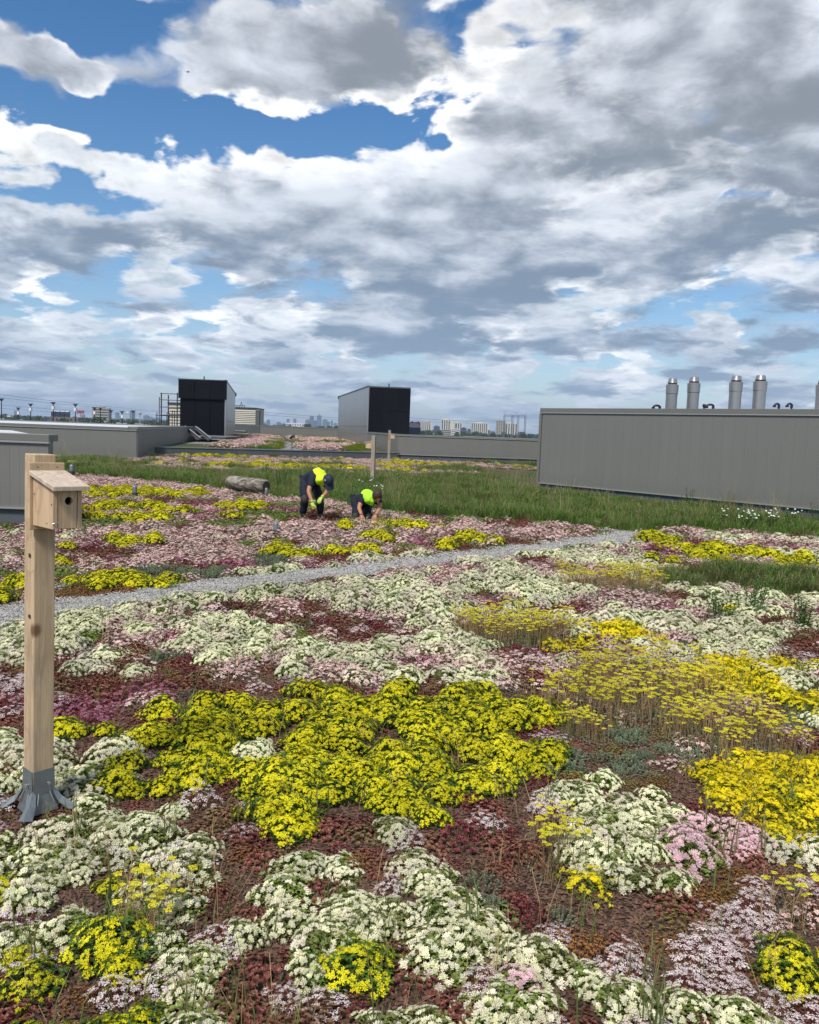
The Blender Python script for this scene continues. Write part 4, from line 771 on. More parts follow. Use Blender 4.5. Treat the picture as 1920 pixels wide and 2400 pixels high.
# --- low wall on the right, running back to the second stair tower
lw = tag(empty('parapet_wall', (-.74, 46, 0)), 'low grey metal-clad parapet wall between the right black-faced tower and the large plant room', 'wall')
with Frame(lw) as p:
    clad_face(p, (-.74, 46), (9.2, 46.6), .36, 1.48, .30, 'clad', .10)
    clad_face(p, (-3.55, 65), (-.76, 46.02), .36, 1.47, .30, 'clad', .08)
    mb = MB(); mb.prism([(-.5, 46.3), (9.2, 46.9), (9.2, 70), (-3.2, 70), (-3.2, 65.2)], .9, 1.36); mb.build('roof', M['white_roof'], p)
    mb = MB(); mb.tube([(-.72, 45.93, .40), (-.72, 45.86, .40)], .05, 8); mb.build('overflow_pipe', M['rubber'], p)

def stair_tower(loc_right, width, side_back, ztop, zback, side, label, band, cols, rows, zlow):
    x1, y1 = loc_right; x0 = x1 - width; bx, by = side_back
    nx_ = np.array([bx - (x1 if side > 0 else x0), by - y1]); 
    o = tag(empty('stair_tower', ((x0 + x1) / 2, y1, 0)), label, 'stair tower')
    other = (x0 + nx_[0], by) if side > 0 else (x1 + nx_[0], by)
    with Frame(o) as p:
        # sloping body
        A = [(x0 + .02, y1 + .03), (x1 - .02, y1 + .03), (x1 + nx_[0] - .02, by), (x0 + nx_[0] + .02, by)]
        mb = MB(); V = [(a, b, zlow) for a, b in A] + [(A[0][0], A[0][1], ztop - .06), (A[1][0], A[1][1], ztop - .06), (A[2][0], A[2][1], zback - .06), (A[3][0], A[3][1], zback - .06)]
        mb.add(V, [(3, 2, 1, 0), (4, 5, 6, 7), (0, 1, 5, 4), (1, 2, 6, 5), (2, 3, 7, 6), (3, 0, 4, 7)]); mb.build('wall_body', M['steel_dark'], p)
        # black front panels
        top = ztop - .04; xa = x0; xb = x1
        zs = [zlow, *rows, top]
        cw = width / cols
        for j in range(len(zs) - 1):
            last = j == len(zs) - 2 and band
            for i in range(cols):
                mb = MB()
                e = .10 if last else 0.0
                mb.box(xa + i * cw + .012 - (e if i == 0 else 0), xa + (i + 1) * cw - .012 + (e if i == cols - 1 else 0), y1 - .05 - (.16 if last else 0), y1 + .028, zs[j] + .012, zs[j + 1] - .012)
                mb.build('front_panel', M['black'], p)
        mb = MB(); mb.box(xa - .12 * bool(band), xb + .12 * bool(band), y1 - .24 if band else y1 - .07, y1 + .1, top + .002, ztop + .03); mb.build('front_coping', M['steel_dark'], p)
        mb = MB(); mb.tube([((x0 + x1) / 2 - .1, y1 + .7, ztop - .1), ((x0 + x1) / 2 - .1, y1 + .7, ztop + .30)], .05, 8); mb.build('mast', M['steel_dark'], p)
        # panelled side that runs back
        s0 = np.array([x1 if side > 0 else x0, y1]); s1 = np.array([bx, by]); L = float(np.hypot(*(s1 - s0))); n = max(1, round(L / .6))
        for i in range(n):
            a = s0 + (s1 - s0) * i / n; b = s0 + (s1 - s0) * (i + 1) / n; g_ = (b - a) * .02; a = a + g_; b = b - g_
            za = ztop + (zback - ztop) * i / n - .05; zb = ztop + (zback - ztop) * (i + 1) / n - .05
            t_ = .03 * side; zm = 1.9
            for (q0, q1, q2) in ((zlow, zm - .015, 0), (zm + .015, None, 1)):
                zt0 = za if q1 is None else q1; zt1 = zb if q1 is None else q1
                mb = MB(); V = [(a[0], a[1], q0), (b[0], b[1], q0), (b[0], b[1], zt1), (a[0], a[1], zt0)]
                V2 = [(v[0] + t_, v[1], v[2]) for v in V]
                mb.add(V + V2, [(0, 1, 2, 3), (7, 6, 5, 4), (0, 4, 5, 1), (1, 5, 6, 2), (2, 6, 7, 3), (3, 7, 4, 0)])
                mb.build('side_panel', M['clad_light'], p)
        mb = MB(); t_ = .06 * side
        V = [(s0[0] - t_, s0[1] - .05, ztop - .045), (s0[0] + t_, s0[1] - .05, ztop - .045), (s1[0] + t_, s1[1], zback - .045), (s1[0] - t_, s1[1], zback - .045)]
        V += [(a, b, c + .11) for a, b, c in V]
        mb.add(V, [(0, 1, 2, 3)[::-1], (4, 5, 6, 7), (0, 1, 5, 4), (1, 2, 6, 5), (2, 3, 7, 6), (3, 0, 4, 7)]); mb.build('roof_edge', M['steel_dark'], p)
        mb = MB(); mb.box(s1[0] - .12, s1[0] + .12, s1[1] - .1, s1[1] + .1, zback - .25, zback + .09); mb.build('roof_edge_cap', M['steel_dark'], p)
        mb = MB(); mb.box(s0[0] - .05, s0[0] + .05, s0[1] - .055, s0[1] + .03, zlow, ztop - .05); mb.build('corner_trim', M['clad_light'], p)
    return o
stair_tower((-14.32, 63), 3.46, (-17.85, 82.7), 4.95, 4.70, 1, 'left black-faced stair tower with an overhanging upper band and pale metal side', True, 3, [3.5], .68)
stair_tower((-.24, 65), 3.31, (-8.18, 90.6), 5.02, 5.08, -1, 'right black-faced stair tower of two panel rows with a long pale side on its left', False, 3, [3.15], .30)

# --- block on the left, middle distance
lb = tag(empty('parapet_block', (-12.05, 36, 0)), 'long low grey parapet with white top, in front of the lamp poles at left', 'wall')
with Frame(lb) as p:
    clad_face(p, (-30, 35.4), (-12.05, 36), .06, 1.38, .30, 'clad', .14, plinth=False, back=.4)
    clad_face(p, (-12.03, 36.02), (-15.8, 60), .06, 1.42, .60, 'clad', .10, plinth=False, back=.4)
    mb = MB(); mb.prism([(-30, 35.8), (-12.4, 36.4), (-16.1, 60), (-34, 60)], .9, 1.33); mb.build('roof', M['white_roof'], p)
    mb = MB(); mb.prism([(-30, 59.7), (-15.9, 60.0), (-15.9, 60.3), (-30, 60.0)], .4, 1.41); mb.build('wall_body', M['clad'], p)
# --- near block on the far left
nb = tag(empty('parapet_block', (-5.6, 12.72, 0)), 'near grey metal-clad roof block behind the birdhouse post at the left edge', 'wall')
with Frame(nb) as p:
    clad_face(p, (-11.5, 12.72), (-5.62, 12.72), .29, 1.43, .15, 'clad', .14, rib=False, back=.3)
    mb = MB(); mb.prism([(-11.5, 12.89), (-5.82, 12.89), (-8.3, 17), (-11.5, 17)], .005, 1.30); mb.build('wall_body', M['clad'], p)
    mb = MB(); mb.prism([(-11.5, 12.9), (-5.8, 12.9), (-8.28, 17.02), (-11.5, 17.02)], 1.302, 1.40); mb.build('roof', M['white_roof'], p)

# --- kerb wall holding the raised roof behind
kb = tag(empty('kerb_wall', (-12.25, 41.1, 0)), 'low dark slate-grey kerb wall in front of the raised sedum roof between the two towers', 'wall')
a = np.array([-13.4, 40.5]); b = np.array([-.72, 46.15]); L = float(np.hypot(*(b - a))); ang = math.atan2(b[1] - a[1], b[0] - a[0]); n = 9
with Frame(kb) as p:
    for i in range(n):
        q = a + (b - a) * i / n; mb = MB(); mb.box(.004, L / n - .004, 0, .03, 0, .40); link('panel', mb.mesh('panel', [M['plinth']]), p, loc=(q[0], q[1], 0), rot=(0, 0, ang))
    R3 = np.array([[cos(ang), -sin(ang), 0], [sin(ang), cos(ang), 0], [0, 0, 1]])
    mb = MB(); mb.box(0, L, -.03, .4, .402, .445, R3=R3, off=(a[0], a[1], 0)); mb.build('coping', M['steel'], p)
mb = MB(); V = [(-13.4, 40.9, .40), (-.9, 46.4, .40), (-3.7, 64.9, .40), (-8.3, 90.5, .42), (-8.8, 100, .42), (-26, 100, .42), (-20, 60, .40)]
mb.add(V, [tuple(range(len(V)))]); struct('raised_roof', mb, M['meadow'])
mb = MB(); mb.add([(-14.0, 50, .408), (-12.4, 50.4, .408), (-15.4, 70, .408), (-17.0, 70, .408)], [(0, 1, 2, 3)])
mb.add([(-7.1, 44.6, .409), (-6.0, 45.1, .409), (-9.9, 68, .409), (-10.8, 68, .409)], [(0, 1, 2, 3)])
mb.add([(-3.9, 62, .410), (-3.4, 62.2, .410), (-7.9, 90, .410), (-8.7, 90, .410)], [(0, 1, 2, 3)])
struct('raised_gravel', mb, M['gravel'])
# --- back parapet and things on it
bp = tag(empty('parapet_wall', (-15, 100, 0)), 'distant grey parapet wall closing the raised roof between the two stair towers', 'wall')
with Frame(bp) as p: clad_face(p, (-22.5, 99.6), (-8.4, 100), .46, 1.66, .9, 'clad', .12, plinth=False)
dp = tag(empty('service_wall', (-21, 96, 0)), 'dark slate low wall with two pale steps right beside the left stair tower', 'wall')
with Frame(dp) as p:
    mb = MB(); mb.box(-22.0, -17.8, 96, 96.3, .42, 1.62); mb.build('wall_body', M['plinth'], p)
    for k, (z, x1) in enumerate(((.62, -18.9), (.88, -19.3))):
        mb = MB(); mb.box(-22, x1, 95.2 + .3 * k, 95.99, z, z + .10); mb.build('step', M['flash'], p)
# box in front of the left stair tower
sb = tag(empty('service_box', (-14.7, 57, 0)), 'slate-grey box with pale lid standing in front of the left black-faced tower', 'roof box')
with Frame(sb) as p:
    for i in range(3):
        mb = MB(); mb.box(-15.1 + i * .76 + .01, -15.1 + (i + 1) * .76 - .01, 56.6, 56.64, .42, .74); mb.build('panel', M['plinth'], p)
    mb = MB(); mb.box(-15.1, -12.82, 56.65, 61.5, .42, .735); mb.build('box_body', M['plinth'], p)
    mb = MB(); mb.box(-15.16, -12.78, 56.55, 61.6, .742, .80); mb.build('lid', M['steel'], p)
    mb = MB(); mb.box(-14.9, -13.1, 56.2, 56.56, .58, .64); mb.build('ledge', M['flash'], p)
# crossover steps over the end of the long parapet
cs = tag(empty('crossover_ladder', (-14.9, 55.5, .4)), 'pair of slanted dark steel ramps leaning over the parapet beside the left tower', 'ladder')
with Frame(cs) as p:
    for k in (0, 1):
        x = -15.35 + k * .62; y = 55.3 + .3 * k
        mb = MB(); V = [(x, y, 1.30), (x + .16, y, 1.42), (x + 1.15, y - .2, .62), (x + .98, y - .2, .52)]
        V2 = [(a_, b_ + .5, c_) for a_, b_, c_ in V]
        mb.add(V + V2, [(0, 1, 2, 3), (7, 6, 5, 4), (0, 4, 5, 1), (1, 5, 6, 2), (2, 6, 7, 3), (3, 7, 4, 0)]); mb.build('ramp', M['steel_dark'], p)
        mb = MB(); mb.tube([(x + .1, y - .05, 1.45), (x + 1.2, y - .25, .70)], .03, 6); mb.build('rail', M['steel'], p)

# --- scaffold frame, unit boxes behind
sc = tag(empty('pipe_frame', (-20, 70, 0)), 'open steel pipe frame with rails standing left of the left black tower', 'scaffold')
with Frame(sc) as p:
    z0 = .4
    for (x, y, zt) in ((-21.35, 70, 4.10), (-20.0, 70, 4.15), (-21.35, 72, 4.0), (-20.0, 72, 4.05)):
        mb = MB(); mb.tube([(x, y, z0), (x, y, zt)], .055, 8); mb.build('post', M['steel_dark'], p)
    for z in (4.05, 3.52, 2.92, 2.25):
        mb = MB(); mb.tube([(-21.45, 70, z), (-19.9, 70, z)], .045, 6); mb.tube([(-20.0, 70, z), (-20.0, 72, z)], .04, 6); mb.build('rail', M['steel_dark'], p)
    for x in (-21.75, -21.55, -20.9, -20.7, -20.45, -20.25):
        mb = MB(); mb.tube([(x, 70.1, z0), (x, 70.1, 2.45 + .2 * (x > -20.6) + (1.3 if x == -21.55 else 0))], .035, 6); mb.build('baluster', M['steel_dark'], p)
    mb = MB(); mb.tube([(-21.85, 70.05, 2.2), (-19.8, 70.05, 2.2)], .05, 6); mb.build('handrail', M['steel_dark'], p)
m_, t = new_mat('louvred_beige')
co = t.node('ShaderNodeTexCoord').outputs['Object']; zc_ = t.sep(co)[2]
c = t.mix(t.noise(co, .6, 3), (.34, .32, .27), (.48, .46, .40)); finish(t, c, .6); M['louvre'] = m_
def louvre_unit(name, x0, x1, y0, y1, z0, z1, n, label):
    o = tag(empty(name, ((x0 + x1) / 2, y0, z0)), label, 'roof unit')
    with Frame(o) as p:
        mb = MB(); mb.box(x0, x1, y0, y1, z0, z1); mb.build('casing', M['louvre'], p)
        h = (z1 - z0 - .2) / n
        for i in range(n):
            mb = MB(); zz = z0 + .05 + i * h
            mb.add([(x0 + .02, y0 - .10, zz), (x1 - .02, y0 - .10, zz), (x1 - .02, y0 - .012, zz + h * .8), (x0 + .02, y0 - .012, zz + h * .8), (x0 + .02, y0 - .012, zz), (x1 - .02, y0 - .012, zz)],
                   [(0, 1, 2, 3), (0, 4, 5, 1), (0, 3, 4), (1, 5, 2)]); mb.build('louvre', M['louvre'], p)
        mb = MB(); mb.box(x0 - .05, x1 + .05, y0 - .15, y1 + .05, z1 + .003, z1 + .14); mb.build('top_edge', M['steel_dark'], p)
    return o
u1 = louvre_unit('roof_unit', -25.4, -20.95, 110, 116, 1.7, 3.82, 8, 'pale louvred roof unit with dark top edge just right of the left stair tower')
with Frame(u1) as p:
    for (a_, b_) in (((-20.9, 110, 3.6), (-20.4, 110, 3.6)), ((-20.42, 110, 3.65), (-20.42, 110, 1.0))):
        mb = MB(); mb.tube([a_, b_], .10, 6); mb.build('duct_frame', M['steel_dark'], p)
    for x in np.linspace(-25.2, -22.9, 8):
        mb = MB(); mb.tube([(x, 112, 3.95), (x, 112, 4.2)], .04, 5); mb.build('stub', M['steel_dark'], p)
    mb = MB(); mb.tube([(-25.3, 112, 4.2), (-22.8, 112, 4.2)], .04, 5)
    for x in (-24.6, -23.3): mb.tube([(x - .15, 112, 4.2), (x, 112, 4.7)], .04, 5); mb.tube([(x + .15, 112, 4.2), (x, 112, 4.7)], .04, 5)
    mb.build('antenna_rack', M['steel_dark'], p)
u2 = louvre_unit('roof_unit', -27.3, -24.2, 92, 95, .9, 3.7, 8, 'pale louvred roof unit standing behind the open pipe frame')

# --- flues and pipes on the penthouse
def flue(x, y, r, zt, label):
    o = tag(empty('flue', (x, y, 2.4)), label, 'flue', 'steel flues on the plant room roof')
    h = zt - 2.4
    def ring(name, prof, mat, n=28):
        mb = MB(); V = []; F = []
        for (rr, z) in prof:
            for k in range(n): V.append((rr * cos(2 * pi * k / n), rr * sin(2 * pi * k / n), z))
        for i in range(len(prof) - 1):
            for k in range(n): F.append((i * n + k, i * n + (k + 1) % n, (i + 1) * n + (k + 1) % n, (i + 1) * n + k))
        F.append(tuple(range((len(prof) - 1) * n, len(prof) * n)))
        mb.add(V, F); ob = mb.build(name, mat, o, smooth=True)
        es = ob.modifiers.new('edge', 'EDGE_SPLIT'); es.split_angle = R(35); return ob
    c = .19 * 2.2 * r / .26
    ring('pipe', [(r, 0), (r, h - .62 * 1)], M['flue'])
    ring('collar', [(r, h - .64), (r * 1.07, h - .62), (r * 1.09, h - .40), (r * 1.10, h - .26), (r * .98, h - .24)], M['flue'])
    ring('neck', [(r * .80, h - .25), (r * .80, h - .17)], M['flue_dark'])
    ring('cap', [(r * .88, h - .18), (r * .84, h - .15), (r * .68, h + .0), (r * .66, h)], M['flue'])
    return o
CH = CHIMS
for i, (x, y, zt, r) in enumerate(CH):
    flue(x, y, r, zt, ['leftmost steel flue on the plant room roof', 'second steel flue from the left on the plant room roof', 'third steel flue from the left on the plant room roof',
                       'tallest looking steel flue, right one of the right pair', 'steel flue cut off by the right edge of the picture'][i])
def gooseneck(x, y, z0, zt, run, label, straight=False):
    o = tag(empty('vent_pipe', (x, y, z0)), label, 'vent pipe', 'black bent vent pipes on the plant room roof')
    h = zt - z0
    pts = [(0, 0, 0), (0, 0, h)] if straight else [(0, 0, 0), (0, 0, h - .05), (-.02, 0, h - .012), (-.07, 0, h), (-run + .08, 0, h), (-run + .02, 0, h - .03), (-run, 0, h - .10)]
    mb = MB(); mb.tube(pts, .042, 8); mb.build('pipe', M['pipe'], o, smooth=True)
    if straight:
        mb = MB(); mb.tube([(0, 0, h - .1), (0, 0, h + .01)], .07, 8); mb.build('cap', M['pipe'], o)
    else:
        mb = MB(); mb.tube([(-run, 0, h - .14), (-run - .005, 0, h - .06)], .065, 8); mb.build('outlet', M['pipe'], o)
        mb = MB(); mb.tube([(0, 0, h - .15), (0, 0, h - .02)], .055, 8); mb.build('elbow', M['pipe'], o)
for (x, y, zt, run, st, lab) in GOOSE: gooseneck(x, y, 2.4, zt, run, lab, st)

# ------------------------------------------------------------------ the city beyond, street level 12 m below the roof
GZ = -12.0
m, t = new_mat('city_ground')
co = t.node('ShaderNodeTexCoord').outputs['Object']
c = t.mix(t.smooth(t.noise(co, .006, 5, .6), .4, .6), (.035, .05, .025), (.11, .11, .10)); finish(t, c, .9)
M['city'] = m
mb = MB(); nseg = 48
mb.add([(9000 * cos(2 * pi * k / nseg), 9000 * sin(2 * pi * k / nseg), GZ) for k in range(nseg)], [tuple(range(nseg))]); struct('city_ground', mb, M['city'])
mb = MB(); V = []; F = []; n = 90
for i in range(n):
    a = R(-50 + 100 * i / (n - 1)); h = 8 + 34 * max(0, nz(i * .11, 0, 1, 3) + .35) + 6 * nz(i * .6, 0, 1, 8)
    if i < 34: h += 10
    for (rr, hh) in ((7800, GZ - .5), (7900, GZ + h * .8), (8300, GZ + h), (8800, GZ - .5)): V.append((rr * sin(a), rr * cos(a), hh))
for i in range(n - 1):
    for j in range(3): F.append((i * 4 + j, i * 4 + j + 1, (i + 1) * 4 + j + 1, (i + 1) * 4 + j))
mb.add(V, F); struct('hills', mb, plain('wooded_ridge', (.035, .055, .03), .9, 0, .4, .01), smooth=True)

M['c_pale'] = plain('pale_concrete', (.60, .57, .48), .8, 0, .08, .02)
M['c_beige'] = plain('beige_concrete', (.38, .35, .29), .8, 0, .1, .02)
M['c_brown'] = plain('brown_brick', (.17, .145, .125), .85, 0, .2, .02, rnd=.2)
M['c_dark'] = plain('dark_glass', (.035, .045, .06), .25, 0, .3, .05)
M['c_white'] = plain('white_panel', (.72, .72, .70), .7, 0, .06, .02)
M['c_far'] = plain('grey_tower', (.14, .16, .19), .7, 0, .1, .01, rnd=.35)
M['c_blue'] = plain('blue_glass', (.10, .17, .26), .25, .2, .2, .02)
M['c_navy'] = plain('navy_steel', (.010, .016, .045), .5, 0, .2, .2)
PANES = {}
def pane(wd, h, mat, dep=.3):
    k = (round(wd, 1), round(h, 1), mat)
    if k not in PANES:
        mb = MB(); mb.box(0, wd, -dep, .2, 0, h); PANES[k] = mb.mesh('window', [M[mat]])
    return PANES[k]
def tower(x0, x1, y, h, wallm, winm, cols, rows, label, depth=None, cat='tower block', step=None, penthouse=True, ww=.45, name='apartment_tower', group=None, base=0.0):
    w_ = x1 - x0; dp = depth or w_ * .6
    o = tag(empty(name, ((x0 + x1) / 2, y, GZ)), label, cat, group)
    mb = MB(); mb.box(-w_ / 2, w_ / 2, 0, dp, 0, h); mb.build('wall', M[wallm], o)
    if cols:
        if rows:
            rh = (h - base - 1) / rows
            for i in range(cols):
                for j in range(rows):
                    cw = w_ / cols
                    link('window', pane(cw * ww, rh * .5, winm), o, loc=(-w_ / 2 + (i + .5 - ww / 2) * cw, 0, base + .5 + j * rh + rh * .25))
        else:
            cw = w_ / cols
            for i in range(cols):
                link('window_strip', pane(cw * ww, h - 4, winm), o, loc=(-w_ / 2 + (i + .5 - ww / 2) * cw, 0, 2.5))
    if penthouse:
        mb = MB(); mb.box(-w_ * .22, w_ * .18, dp * .3, dp * .7, h + .02, h + min(5, h * .07)); mb.build('roof_plant', M[wallm], o)
    if step:
        mb = MB(); mb.box(w_ / 2 + .05, w_ / 2 + w_ * step[0], 1, dp, 0, h * step[1]); mb.build('lower_wing', M[wallm], o)
    return o
def bands(x0, x1, y, h, wallm, winm, rows, label, depth=None, cat='office block', name='office_block'):
    w_ = x1 - x0; dp = depth or w_ * .5
    o = tag(empty(name, ((x0 + x1) / 2, y, GZ)), label, cat)
    mb = MB(); mb.box(-w_ / 2, w_ / 2, 0, dp, 0, h); mb.build('wall', M[wallm], o)
    for j in range(rows):
        rh = (h - 1) / rows; link('window_band', pane(w_ * .94, rh * .42, winm), o, loc=(-w_ * .47, 0, .6 + j * rh + rh * .3))
    return o
LAB = {
 'far': None,
}
far_i = 0
def cdesc(x, y): 
    a = math.degrees(math.atan2(x, y)); return a
FAR = []
RIGHT = iter(['pale high-rise with dark window strips just right of the navy hopper roof', 'tall stepped pale high-rise, highest of the right-hand group', 'pale high-rise wing right behind the two white-banded blocks',
              'pale striped high-rise standing alone between dark slabs', 'pale striped high-rise partly behind the transmission gantry', 'spare'])
used_r = {}
for (x0, x1, y, h, st) in CITY:
    a = cdesc((x0 + x1) / 2, y)
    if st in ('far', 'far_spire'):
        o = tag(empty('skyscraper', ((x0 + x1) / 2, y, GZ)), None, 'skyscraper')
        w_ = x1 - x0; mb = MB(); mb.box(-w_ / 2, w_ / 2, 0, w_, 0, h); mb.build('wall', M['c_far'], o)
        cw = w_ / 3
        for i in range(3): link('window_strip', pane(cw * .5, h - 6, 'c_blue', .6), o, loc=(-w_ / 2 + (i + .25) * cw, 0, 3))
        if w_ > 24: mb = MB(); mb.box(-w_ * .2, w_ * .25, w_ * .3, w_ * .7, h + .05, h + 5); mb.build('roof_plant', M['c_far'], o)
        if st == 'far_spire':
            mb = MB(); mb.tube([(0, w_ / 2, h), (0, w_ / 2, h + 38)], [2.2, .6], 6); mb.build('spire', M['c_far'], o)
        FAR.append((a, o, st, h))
    elif st == 'stripe_white': tower(x0, x1, y, h, 'c_white', 'c_blue', 5, 0, 'white tower with blue vertical glass strips on the left skyline')
    elif st == 'glass_blue': tower(x0, x1, y, h, 'c_blue', 'c_white', 3, 0, 'blue-grey glass tower beside the white striped one on the left skyline', ww=.12)
    elif st == 'brown_low': tower(x0, x1, y, h * (.78 if x1 - x0 > 40 else 1), 'c_brown', 'c_dark', max(2, int((x1 - x0) / 7)), 2, {0: 'long low brown brick works building with dark stacks, left skyline', 1: 'low brown building in front of trees left of the brick works', 2: 'short brown building right of the pale striped high-rise', 3: 'short brown building at the foot of the transmission gantry'}[used_r.setdefault('b', 0)], cat='building', name='works_building', penthouse=False); used_r['b'] += 1
    elif st == 'white_low':
        k = used_r.setdefault('w', 0)
        tower(x0, x1, y, h, 'c_white', 'c_dark', max(2, int((x1 - x0) / 9)), 2, ['small white building at the far left among trees', 'low white building just left of the beige banded block', 'long low white building before the downtown skyline'][k], cat='building', name='low_building', penthouse=False); used_r['w'] += 1
    elif st == 'banded_beige':
        o = bands(x0, x1, y, h, 'c_beige', 'c_dark', 7, 'beige office block with dark window bands, left skyline behind lamp poles')
        mb = MB(); mb.box(-(x1 - x0) * .32, (x1 - x0) * .15, 4, 14, h + .02, h + 3); mb.build('roof_plant', M['c_beige'], o)
    elif st == 'tower_pale': tower(x0, x1, y, h, 'c_pale', 'c_dark', max(5, int((x1 - x0) / 7)), 0, next(RIGHT), step=(.12, .9))
    elif st == 'tower_stepped': tower(x0, x1, y, h, 'c_pale', 'c_dark', 4, 0, next(RIGHT), step=(.5, .93))
    elif st == 'tower_dark_top': tower(x0, x1, y, h, 'c_beige', 'c_dark', 4, 12, 'darker beige high-rise left of the transmission gantry', ww=.6)
    elif st == 'dark_slab':
        k = used_r.setdefault('d', 0)
        tower(x0, x1, y, h, 'c_dark', 'c_far', 4, 6, ['dark grey slab block between two pale high-rises', 'dark slab block right of the white-banded blocks', 'small dark block left of the pale high-rise standing alone'][k], cat='office block', name='office_block'); used_r['d'] += 1
    elif st == 'banded_white':
        k = used_r.setdefault('bw', 0)
        bands(x0, x1, y, h, 'c_white' if k else 'c_beige', 'c_dark', 5, ['beige office block with dark bands in front of the stepped high-rise', 'white office block with dark window bands in front of a high-rise'][k]); used_r['bw'] += 1
FAR.sort(key=lambda q: q[0])
mid = 0
for i, (a, o, st, h) in enumerate(FAR):
    if a < -14: lab, grp = 'hazy blue-grey tower on the far skyline behind the lamp poles', 'far towers behind the lamp poles'
    elif a > 2: lab, grp = 'faint blue-grey tower between the high-rises right of centre', None
    elif st == 'far_spire': lab, grp = 'tallest downtown tower with a thin spire, left of the right black tower', None
    elif a < -9.2: lab, grp = 'hazy blue tower on the horizon just right of the louvred roof unit', 'hazy towers right of the louvred roof unit'
    elif a < -7.4: lab, grp = 'one of two lone slim blue towers left of the downtown cluster', 'lone slim blue towers'
    else: lab, grp = 'hazy blue downtown tower in the cluster left of the right black tower', 'downtown tower cluster'
    tag(o, lab, None, grp)
# dark stacks on the brick works
for k, x in enumerate((123.5, 134, 145.5, 156)):
    X = (x - 960) / 1923 * 1305 * 1.004; o = tag(empty('stack', (X, 1306, -3.0)), 'dark square stack on the brown brick works roof', 'stack', 'dark stacks on the works roof')
    mb = MB(); mb.box(-3, 3, 0, 6, 0, 14); mb.build('shaft', M['c_navy'], o); mb = MB(); mb.box(-3.2, 3.2, -.2, 6.2, 14.02, 15.4); mb.build('cap', M['c_white'], o)
# warehouses and yards in the middle distance
wr = random.Random(3); 
for k in range(26):
    a = R(wr.uniform(-29, 12)); d = wr.uniform(500, 2200); w_ = wr.uniform(40, 140); h = wr.uniform(5.5, 9) if d > 900 else wr.uniform(5, 8.5)
    o = tag(empty('warehouse', (d * sin(a), d * cos(a), GZ), -a), None, 'warehouse')
    wm = wr.choice(['c_white', 'c_brown', 'c_beige', 'c_far', 'c_brown']); wn = dict(c_white='white', c_brown='brown', c_beige='beige', c_far='grey')[wm]
    ws = 'behind the lamp poles at left' if a < R(-15) else 'between the two black towers' if a < R(-3) else 'below the high-rises'
    tag(o, 'low flat ' + wn + ' warehouse far off ' + ws, None, wn + ' warehouses ' + ws)
    mb = MB(); mb.box(-w_ / 2, w_ / 2, 0, 40, 0, h); mb.build('wall', M[wm], o)
    mb = MB(); mb.box(-w_ / 2 - .4, w_ / 2 + .4, -.4, 40.4, h + .01, h + .6); mb.build('roof_edge', M['c_white' if wm != 'c_white' else 'c_beige'], o)
# trees as things near, wooded mass far
M['crown'] = plant_mat('tree_leaves', (.022, .045, .012), (.055, .09, .024), (.04, .07, .03), .15)
M['bark'] = plain('tree_bark', (.08, .06, .045), .9, 0, .2, 3)
def crown_mesh(h, r, n=520):
    mb = MB()
    lobes = [(np.array([U(-.5, .5) * r, U(-.5, .5) * r, h * U(.45, .85)]), U(.45, .75) * r) for _ in range(6)]
    for i in range(n):
        c, lr = lobes[i % 6]; d = norm([U(-1, 1), U(-1, 1), U(-.8, 1)]); p = c + d * lr * U(.75, 1.1); s = U(.25, .5) * r * .28
        u, v, w_ = frame(norm(d + np.array([U(-.6, .6), U(-.6, .6), U(-.3, .6)])), U(0, 6)); mb.add([p - u * s - v * s * .6, p + u * s - v * s * .5, p + u * s * .7 + v * s, p - u * s * .8 + v * s * .7], [(0, 1, 2, 3)])
    return mb.mesh('crown', [M['crown']])
CR = [crown_mesh(11, 5.5), crown_mesh(9, 5), crown_mesh(13, 6)]
mb = MB(); mb.tube([(0, 0, 0), (.1, 0, 3), (0, .1, 7)], [.35, .28, .15], 7); TR = mb.mesh('trunk', [M['bark']])
def tree(x, y, s, k, label, group):
    o = tag(empty('tree', (x, y, GZ)), label, 'tree', group)
    link('crown', CR[k % 3], o, scale=s); link('trunk', TR, o, scale=s)
for k in range(46):
    if k < 24: a = R(wr.uniform(-27, -15)); lab, g_ = 'dark green street tree beyond the long left parapet', 'trees beyond the left parapet'
    elif k < 30: a = R(wr.uniform(-13, -3)); lab, g_ = 'small dark tree on the horizon between the two black towers', 'trees between the black towers'
    else: a = R(wr.uniform(-.5, 9.5)); lab, g_ = 'dark round tree at the foot of the high-rises', 'trees below the high-rises'
    d = wr.uniform(420, 1500) if k < 24 else wr.uniform(1300, 2400)
    tree(d * sin(a), d * cos(a), wr.uniform(.85, 1.15) * (1.0 if k < 24 else 1.25), k, lab, g_)
pts = []
for k in range(2600):
    a = R(wr.uniform(-32, 32)); d = wr.uniform(1500, 5200); pts.append((d * sin(a), d * cos(a), GZ - 2, wr.uniform(0, 6), wr.uniform(.8, 1.5), wr.randrange(3)))
scatter('woodland', CR, pts, 'distant hazy belt of trees and yards along the horizon')

